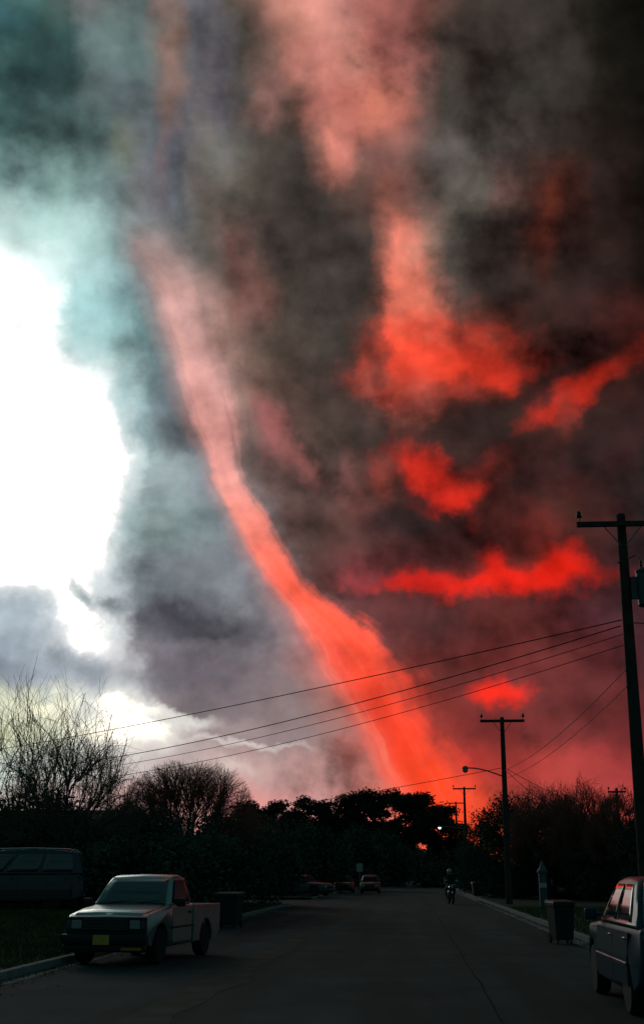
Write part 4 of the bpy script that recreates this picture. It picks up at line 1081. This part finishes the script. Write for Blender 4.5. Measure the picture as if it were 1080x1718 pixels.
# left: dark van across the lawn
VAN_CROWN = 0.09
vz = lawn_z(-12.6, 40.5)
van = car('parked_van', 'dark minivan parked on the left lawn, tail towards the road', 'van', (-12.75, 40.9, vz), R(-90) + R(6), 'maroon', L=4.75, Wd=1.85, belt=1.10, roof=1.86, fa=-1.5, ra=1.4, r=0.34,
    cab=(-1.75, -0.85, 2.12, 2.32), side=((0.16, 0.36), (0.39, 0.64), (0.67, 0.92)), nose=0.86, tail=1.08, hoodz=1.06, crown=VAN_CROWN)
for s in (-1, 1):  # chrome rails added to stand for the bright highlight along the roof
    rr = Mesh().tube([(s * 0.60, -0.6, 1.80), (s * 0.60, -0.5, 1.875), (s * 0.60, 0.6, 1.90), (s * 0.60, 1.85, 1.865), (s * 0.60, 1.95, 1.80)], 0.022, 8).build('roof_highlight_rail', 'chrome', van, True)
# far cars
car('parked_car', 'dark car parked at the far left kerb, left of two', 'car', (gx(578, 116), 116, 0), 0, 'black_paint', group='distant parked cars', detail=False)
car('parked_car', 'dark boxier car parked at the far left kerb, right of two', 'car', (gx(621, 112), 112, 0), 0, 'black_paint', group='distant parked cars', detail=False, roof=1.5, belt=0.96)
car('parked_car', 'grey car with pale windshield on the lawn beyond the side street', 'car', (gx(510, 90), 90, 0.13), R(62), 'grey_paint', group='distant parked cars', detail=False)
for k, (px, Y, a, paint, lab) in enumerate([(941, 80, 8, 'black_paint', 'black car nose-on among the right trees, leftmost of three'), (976, 82, 4, 'black_paint', 'black car nose-on among the right trees, middle of three'), (1012, 79, 10, 'black_paint', 'black car nose-on under the right trees, nearest the teal car')]):
    car('parked_car', lab, 'car', (gx(px, Y), Y, 0.13), R(a), paint, group='distant parked cars', detail=False, trim='chrome')

# =================================================================== poles, lamps, wires
def utility_pole(label, base, top_z, arm=1.22, arm_dz=0.25, xform=None, r0=0.17, arm_rz=0.0, pins=(-1, 1), low_arm=False):
    r = tag(empty('utility_pole', base), label, 'utility pole', 'utility poles along the right side')
    H = top_z - base[2]
    Mesh().lathe([(r0 * 1.05, -0.3), (r0, 0.3), (r0 * 0.88, H * 0.4), (r0 * 0.72, H * 0.8), (r0 * 0.62, H - 0.04), (r0 * 0.4, H)], 14).build('pole', 'wood', r, True)
    z = H - arm_dz
    a = Mesh().box(-arm, arm, -0.06, 0.06, z - 0.07, z + 0.07, 0.012).build('crossarm', 'wood', r)
    a.rotation_euler = (0, 0, arm_rz); a.location = (-math.sin(arm_rz) * -0.16, -0.16, 0)
    for s in (-1, 1):
        Mesh().tube([(s * arm * 0.42, -0.17, z - 0.05), (s * 0.05, -0.15, z - 0.62)], 0.016, 6).build('brace', 'steel', r)
    for q in pins:
        o = Mesh().lathe([(0.015, 0), (0.015, 0.12), (0.07, 0.12), (0.085, 0.17), (0.05, 0.20), (0.065, 0.25), (0.04, 0.30), (0.01, 0.31)], 12)
        o.build('insulator', 'ceramic', r, True, loc=(q * (arm - 0.07), -0.16, z + 0.07))
    if xform:
        dz, sx = xform
        t = Mesh().lathe([(0.20, -0.50), (0.24, -0.47), (0.25, 0.40), (0.27, 0.42), (0.27, 0.46), (0.18, 0.53), (0.03, 0.54)], 18)
        t.box(-0.3 * (1 if sx > 0 else -1) - 0.1, -0.3 * (1 if sx > 0 else -1) + 0.1, -0.05, 0.05, -0.3, 0.3)
        tr = t.build('transformer', 'hub', r, True, loc=(sx * 0.52, -0.10, H - dz))
        for q in (-0.1, 0.1):
            Mesh().lathe([(0.02, 0), (0.04, 0.03), (0.025, 0.07), (0.045, 0.10), (0.025, 0.14), (0.04, 0.17), (0.012, 0.24)], 10).build('bushing', 'ceramic', tr, True, loc=(q, -0.03, 0.52))
        Mesh().tube([(-0.2 * sx, -0.05, H - dz + 0.7), (0.3 * sx, -0.1, H - dz + 0.9)], 0.02, 6).build('cutout_arm', 'steel', r)
    return r
def lamp_arm(root, z, reach, sgn, on=False, rise=0.45, y=0.0):
    pts = [(sgn * 0.1, y, z)] + [(sgn * (0.1 + reach * t), y - 0.1 * t, z + rise * math.sin(t * 1.57)) for t in (0.2, 0.4, 0.6, 0.8, 1.0)]
    Mesh().tube(pts, 0.035, 8).build('lamp_arm', 'steel', root, True)
    e = pts[-1]
    h = Mesh().lathe([(0.05, 0.10), (0.11, 0.08), (0.17, 0.0), (0.16, -0.06)], 14).build('lamp_head', 'steel', root, True, loc=(e[0] + sgn * 0.15, e[1], e[2]))
    Mesh().lathe([(0.15, -0.06), (0.155, -0.12), (0.11, -0.22), (0.02, -0.26)], 14).build('lamp_glass', 'lamp_on' if on else 'lens', h, True)
Y1 = 33.0; t1 = at(1040, 862, Y1); b1x = at(1086, 1590, Y1).x
B1 = (t1.x, Y1, 0.13)
P1 = utility_pole('tall near utility pole with crossarm and transformer at right edge', B1, t1.z, 1.22, 0.33, (2.1, 1), 0.19)
Y2 = 66.0; t2_ = at(838, 1203, Y2)
B2 = (t2_.x + 0.1, Y2, 0.13)
P2 = utility_pole('utility pole with curved street-lamp arm right of the road', B2, t2_.z, 1.15, 0.22, None, 0.17)
lamp_arm(P2, at(845, 1302, Y2).z - 0.13, 1.75, -1, False, 0.42)
Y3 = 128.0; t3 = at(778, 1320, Y3)
P3 = utility_pole('third utility pole along the road with a lit street lamp', (t3.x, Y3, 0.1), t3.z, 1.15, 0.2, None, 0.17)
lamp_arm(P3, at(760, 1392, Y3).z, 2.3, -1, True, 0.2)
Y4 = 178.0; t4 = at(764, 1345, Y4)
P4 = utility_pole('fourth utility pole, far down the road', (t4.x, Y4, 0.1), t4.z, 1.3, 0.2, None, 0.18)
Y5 = 225.0; t5 = at(757, 1360, Y5)
P5 = utility_pole('farthest utility pole, low over the end of the road', (t5.x, Y5, 0.1), t5.z, 1.5, 0.2, None, 0.2)
Y6 = 100.0; t6 = at(1033, 1322, Y6)
P6 = utility_pole('utility pole among the bare crowns at the far right', (t6.x, Y6, 0.1), t6.z, 0.7, 0.3, None, 0.17)
lamp_arm(P6, at(1050, 1390, Y6).z, 1.5, 1, True, 0.2)
PL = (-30.0, 72.0, 0.2)
P7 = utility_pole('utility pole behind the left trees that takes the crossing wires', PL, 8.9, 1.1, 0.2)
P7['group'] = 'utility poles on the left'

def wire(label, a, b, sag, r=0.016, n=36, name='power_line', group='overhead wires'):
    a, b = Vector(a), Vector(b)
    pts = [a.lerp(b, i / n) - Vector((0, 0, sag * 4 * (i / n) * (1 - i / n))) for i in range(n + 1)]
    o = Mesh().tube(pts, r, 5).build(name, 'wire', None, True)
    return tag(o, label, 'power line', group)
def left_end(px0, py0, px1, py1, Y, ext):
    """where a wire sighted through two points lands on the left pole's distance"""
    return at(ext, py0 + (py1 - py0) * (ext - px0) / (px1 - px0), Y)
W1a = at(1042, 1040, Y1 - 0.25)
wire('uppermost wire slanting down left from the near pole', W1a, at(-120, 1275, 72), 0.3, 0.016)
wire('thick second wire from the top crossing the road to the left', at(1040, 1050, Y1 - 0.2), at(-120, 1300, 72), 1.0, 0.016)
wire('third wire from the top, low over the red shaft', at(1044, 1064, Y1 - 0.2), at(-120, 1306, 72), 1.15, 0.011)
wire('lowest of the long wires crossing to the left', at(1046, 1082, Y1 - 0.2), at(-120, 1318, 72), 1.25, 0.011)
wire('faint wire crossing low over the pines from the lamp pole', at(842, 1288, Y2), at(300, 1378, 80), 0.15, 0.016)
wire('upper of two faint cables between near pole and lamp pole', at(1050, 1122, Y1 - 0.2), at(846, 1292, Y2 - 0.2), 0.35, 0.013)
wire('lower of two faint cables between near pole and lamp pole', at(1052, 1150, Y1 - 0.2), at(847, 1306, Y2 - 0.2), 0.35, 0.011)
wire('upper house wire running right from the lamp pole', at(850, 1290, Y2), at(960, 1345, 76), 0.1, 0.015)
wire('lower house wire running right from the lamp pole', at(850, 1294, Y2), at(925, 1352, 76), 0.15, 0.015)
wire('short wire to the far transformer side of the near pole', at(1056, 1044, Y1 - 0.2), at(1150, 1030, 30), 0.1, 0.016)

# =================================================================== bins, mailbox, sign, posts
def bin_(label, loc, rz, w=0.58, d=0.68, h=1.02):
    r = tag(empty('wheelie_bin', loc, rz), label, 'bin', 'rubbish bins at the kerbs')
    b = Mesh(); k = 0.80
    V = []
    for (z, s) in ((0.10, k), (0.16, k + 0.02), (h * 0.86, 0.97), (h * 0.86, 1.04), (h * 0.93, 1.04)):
        V += [(-w / 2 * s, -d / 2 * s, z), (w / 2 * s, -d / 2 * s, z), (w / 2 * s, d / 2 * s, z), (-w / 2 * s, d / 2 * s, z)]
    F = [(3, 2, 1, 0)] + [(j * 4 + i, j * 4 + (i + 1) % 4, (j + 1) * 4 + (i + 1) % 4, (j + 1) * 4 + i) for j in range(4) for i in range(4)] + [(16, 17, 18, 19)]
    b.add(V, F); o = b.build('body', 'bin', r); bv = o.modifiers.new('b', 'BEVEL'); bv.width = 0.015; bv.segments = 2
    Mesh().add([(-w * .54, -d * .56, h * .935), (w * .54, -d * .56, h * .935), (w * .54, d * .54, h * .935), (-w * .54, d * .54, h * .935),
                (-w * .50, -d * .50, h * .97), (w * .50, -d * .50, h * .97), (w * .50, d * .5, h), (-w * .50, d * .5, h)],
               [(3, 2, 1, 0), (4, 5, 6, 7), (0, 1, 5, 4), (1, 2, 6, 5), (2, 3, 7, 6), (3, 0, 4, 7)]).build('lid', 'bin', r)
    Mesh().tube([(-w * .38, d * .58, h * .90), (w * .38, d * .58, h * .90)], 0.018, 8).build('handle', 'bin', r)
    for s in (-1, 1):
        Mesh().lathe([(0.03, -0.025), (0.11, -0.025), (0.12, 0), (0.11, 0.025), (0.03, 0.025)], 14, 'x').build('wheel', 'rubber', r, True, loc=(s * w * 0.40, d * 0.40, 0.12))
    for s in (-1, 1):
        Mesh().box(*sorted((s * w * 0.28, s * w * 0.36)), -d * 0.36, -d * 0.28, 0.0, 0.12).build('foot', 'bin', r)
    return r
bin_('black wheelie bin standing at the right kerb before the teal car', (gx(936, 31.5), 31.5, 0), R(12), 0.52, 0.62, 1.0)
bin_('broad dark bin at the left kerb just behind the silver pickup', (gx(385, 40), 40, 0), R(-8), 0.78, 0.8, 1.06)
bin_('small far dark bin at the right kerb beyond the motorcycle', (gx(800, 92), 92, 0), R(5), 0.8, 0.8, 1.05)

def mailbox(label, loc):
    r = tag(empty('mailbox', loc), label, 'mailbox')
    Mesh().box(-0.05, 0.05, -0.05, 0.05, -0.1, 1.0, 0.01).build('post', 'postwhite', r)
    prof = [(-0.1, 0), (0.1, 0)] + [(0.1 * math.cos(t), 0.14 + 0.1 * math.sin(t)) for t in [i * math.pi / 8 for i in range(9)]]
    n = len(prof)
    m = Mesh(); m.add([(x, -0.25, 1.0 + z) for x, z in prof] + [(x, 0.25, 1.0 + z) for x, z in prof], [(i, (i + 1) % n, n + (i + 1) % n, n + i) for i in range(n)] + [tuple(range(n - 1, -1, -1)), tuple(range(n, 2 * n))])
    bx = m.build('box', 'postwhite', r, fixn=True)
    Mesh().box(0.105, 0.115, -0.05, 0.0, 1.08, 1.26).build('flag', 'red_lens', bx)
    return r
mailbox('small white mailbox on a post left of the lamp pole', (gx(833, 88), 88, 0.13))
def gate_post(label, loc, H):
    r = tag(empty('gate_post', loc), label, 'post')
    Mesh().box(-0.17, 0.17, -0.17, 0.17, -0.1, H - 0.55, 0.02).build('shaft', 'postwhite', r)
    Mesh().box(-0.22, 0.22, -0.22, 0.22, H - 0.55, H - 0.42, 0.02).build('collar', 'postwhite', r)
    Mesh().lathe([(0.22, 0), (0.16, 0.08), (0.10, 0.22), (0.03, 0.40), (0.005, 0.44)], 8).build('cap', 'postwhite', r, loc=(0, 0, H - 0.42))
    Mesh().box(-0.16, 0.16, -0.20, -0.173, H * 0.42, H * 0.52, 0.004).build('number_board', 'trim', r)
    return r
gp = at(908, 1444, 60)
gate_post('tall pale post with pointed cap left of the right parked cars', (gp.x, 60, 0.13), gp.z - 0.13)
def road_sign(label, loc, H):
    r = tag(empty('road_sign', loc), label, 'sign')
    Mesh().lathe([(0.03, -0.1), (0.03, H)], 10).build('post', 'steel', r)
    Mesh().box(-0.23, 0.23, -0.05, -0.032, H - 0.62, H - 0.02, 0.006).build('plate', 'sign', r)
    return r
sg = at(603, 1448, 96)
road_sign('small pale sign on a post beyond the side street at the left', (sg.x, 96, 0.13), sg.z - 0.13)

# =================================================================== rider on a motorcycle
def skin_body(name, verts, edges, root_i, m, parent=None, sub=2):
    me = bpy.data.meshes.new(name); me.from_pydata([v[:3] for v in verts], edges, []); me.materials.append(MT[m])
    o = bpy.data.objects.new(name, me); C.objects.link(o)
    sk = o.modifiers.new('skin', 'SKIN'); sk.use_smooth_shade = True
    for i, v in enumerate(verts):
        d = me.skin_vertices[0].data[i]; d.radius = (v[3], v[4] if len(v) > 4 else v[3]); d.use_root = (i == root_i)
    s = o.modifiers.new('sub', 'SUBSURF'); s.levels = sub; s.render_levels = sub
    if parent: o.parent = parent
    return o
RX, RY, RZ = gx(754, 72), 72.0, 0.0
moto = tag(empty('motorcycle', (RX, RY, RZ), R(8)), 'small dark motorcycle coming down the right side of the road', 'motorcycle')
for y in (-0.66, 0.66):
    wl = Mesh().lathe([(0.25, -0.03), (0.27, -0.04), (0.26, 0.0), (0.27, 0.04), (0.25, 0.03)], 24, 'x')
    for k in range(8):
        a = k * math.pi / 4; wl.tube([(0, 0, 0), (0, 0.26 * math.cos(a), 0.26 * math.sin(a))], 0.008, 4)
    wl.lathe([(0.04, -0.06), (0.04, 0.06)], 10, 'x')
    w_ = wl.build('wheel', 'rim', moto, False, (0, y, 0.31))
    Mesh().lathe([(0.25, -0.045), (0.29, -0.055), (0.31, -0.02), (0.31, 0.02), (0.29, 0.055), (0.25, 0.045)], 24, 'x').build('tyre', 'rubber', w_, True)
fr = Mesh()
for s in (-1, 1): fr.tube([(s * 0.08, -0.66, 0.31), (s * 0.08, -0.40, 0.95)], 0.025, 8); fr.tube([(s * 0.07, 0.66, 0.31), (s * 0.09, 0.05, 0.40)], 0.025, 8)
fr.tube([(0, -0.42, 0.88), (0, 0.0, 0.62), (0, 0.35, 0.70), (0, 0.75, 0.80)], 0.035, 8); fr.tube([(0, -0.40, 0.80), (0, -0.15, 0.35), (0, 0.2, 0.33)], 0.03, 8)
fr.build('frame', 'black', moto, True)
Mesh().lathe([(0.03, -0.28), (0.12, -0.22), (0.15, 0.0), (0.13, 0.2), (0.05, 0.26)], 14, 'y', (0, -0.10, 0.84)).build('fuel_tank', 'black_paint', moto, True)
Mesh().box(-0.14, 0.14, 0.08, 0.72, 0.78, 0.86, 0.04).build('seat', 'black', moto, True)
Mesh().box(-0.14, 0.14, -0.14, 0.22, 0.36, 0.66, 0.04).build('engine', 'hub', moto, True)
Mesh().tube([(0.16, 0.0, 0.36), (0.19, 0.35, 0.33), (0.20, 0.8, 0.42)], [0.03, 0.04, 0.05], 10).build('exhaust', 'chrome', moto, True)
hb_ = Mesh().tube([(-0.36, -0.22, 1.06), (-0.20, -0.36, 1.04), (0, -0.40, 0.98), (0.20, -0.36, 1.04), (0.36, -0.22, 1.06)], 0.016, 8).build('handlebar', 'chrome', moto, True)
for s in (-1, 1):
    Mesh().tube([(s * 0.26, -0.34, 1.05), (s * 0.30, -0.38, 1.22)], 0.01, 6).box(*sorted((s * 0.24, s * 0.37)), -0.40, -0.38, 1.20, 1.29, 0.008).build('mirror', 'chrome', hb_)
hl = Mesh().lathe([(0.05, 0.10), (0.10, 0.05), (0.105, -0.03)], 16, 'y', (0, -0.47, 0.93)).build('headlight', 'black', moto, True)
Mesh().lathe([(0.1, -0.031), (0.07, -0.05), (0.01, -0.06)], 16, 'y', (0, -0.47, 0.93)).build('lens', 'lens', hl, True)
fd = Mesh()
for y, a0, a1 in ((-0.66, 0.5, 2.4), (0.66, 0.6, 2.6)):
    pts = [(0, y + 0.35 * math.cos(a0 + (a1 - a0) * i / 6), 0.31 + 0.35 * math.sin(a0 + (a1 - a0) * i / 6)) for i in range(7)]
    fd.tube(pts, 0.035, 6)
fd.build('mudguard', 'black_paint', moto, True)
# rider: one continuous body, seated, arms to the bars, feet on the pegs
V = []; E = []
def pt(x, y, z, r, r2=None): V.append((x, y, z, r, r2 or r)); return len(V) - 1
pel = pt(0, 0.32, 0.94, 0.15, 0.13); wa = pt(0, 0.30, 1.10, 0.135, 0.11); chs = pt(0, 0.22, 1.32, 0.17, 0.12); nk0 = pt(0, 0.17, 1.47, 0.09, 0.08); nk = pt(0, 0.14, 1.54, 0.055); hd0 = pt(0, 0.11, 1.64, 0.095, 0.10); hd1 = pt(0, 0.10, 1.75, 0.08, 0.09)
E += [(pel, wa), (wa, chs), (chs, nk0), (nk0, nk), (nk, hd0), (hd0, hd1)]
for s in (-1, 1):
    sh = pt(s * 0.19, 0.20, 1.42, 0.075); el = pt(s * 0.31, 0.02, 1.20, 0.055); wr_ = pt(s * 0.33, -0.18, 1.09, 0.038); pm = pt(s * 0.335, -0.245, 1.085, 0.034, 0.042)
    E += [(nk0, sh), (sh, el), (el, wr_), (wr_, pm)]
    for k in range(4):
        fx = s * (0.300 + 0.022 * k); L_ = (0.034, 0.040, 0.038, 0.030)[k]
        f1 = pt(fx, -0.275, 1.085, 0.0105); f2 = pt(fx, -0.275 - L_ * 0.5, 1.060, 0.0095); f3 = pt(fx, -0.270, 1.060 - L_, 0.008)
        E += [(pm, f1), (f1, f2), (f2, f3)]
    t1_ = pt(s * 0.29, -0.235, 1.06, 0.012); t2__ = pt(s * 0.285, -0.262, 1.035, 0.010)
    E += [(pm, t1_), (t1_, t2__)]
    hp = pt(s * 0.11, 0.28, 0.92, 0.105); kn = pt(s * 0.24, -0.12, 0.78, 0.07); an = pt(s * 0.20, 0.10, 0.40, 0.045); to = pt(s * 0.21, -0.08, 0.33, 0.042, 0.035)
    E += [(pel, hp), (hp, kn), (kn, an), (an, to)]
rider = skin_body('person', V, E, 0, 'jacket')
rider.location = (RX, RY, RZ); rider.rotation_euler = (0, 0, R(8))
tag(rider, 'person in dark clothes and pale pinkish helmet riding the motorcycle', 'person')
hm = Mesh().lathe([(0.02, 0.17), (0.09, 0.145), (0.135, 0.07), (0.145, 0.0), (0.13, -0.08), (0.11, -0.12)], 18).build('helmet', 'helmet', rider, True, loc=(0, 0.11, 1.70))
Mesh().box(-0.095, 0.095, -0.145, -0.10, -0.045, 0.045, 0.02).build('visor', 'glass', hm, True)
fc = Mesh().lathe([(0.02, 0.0), (0.016, 0.02), (0.006, 0.035)], 8, 'y', (0, 0, 0)).build('nose', 'skin', rider, True, loc=(0, 0.0, 1.655))
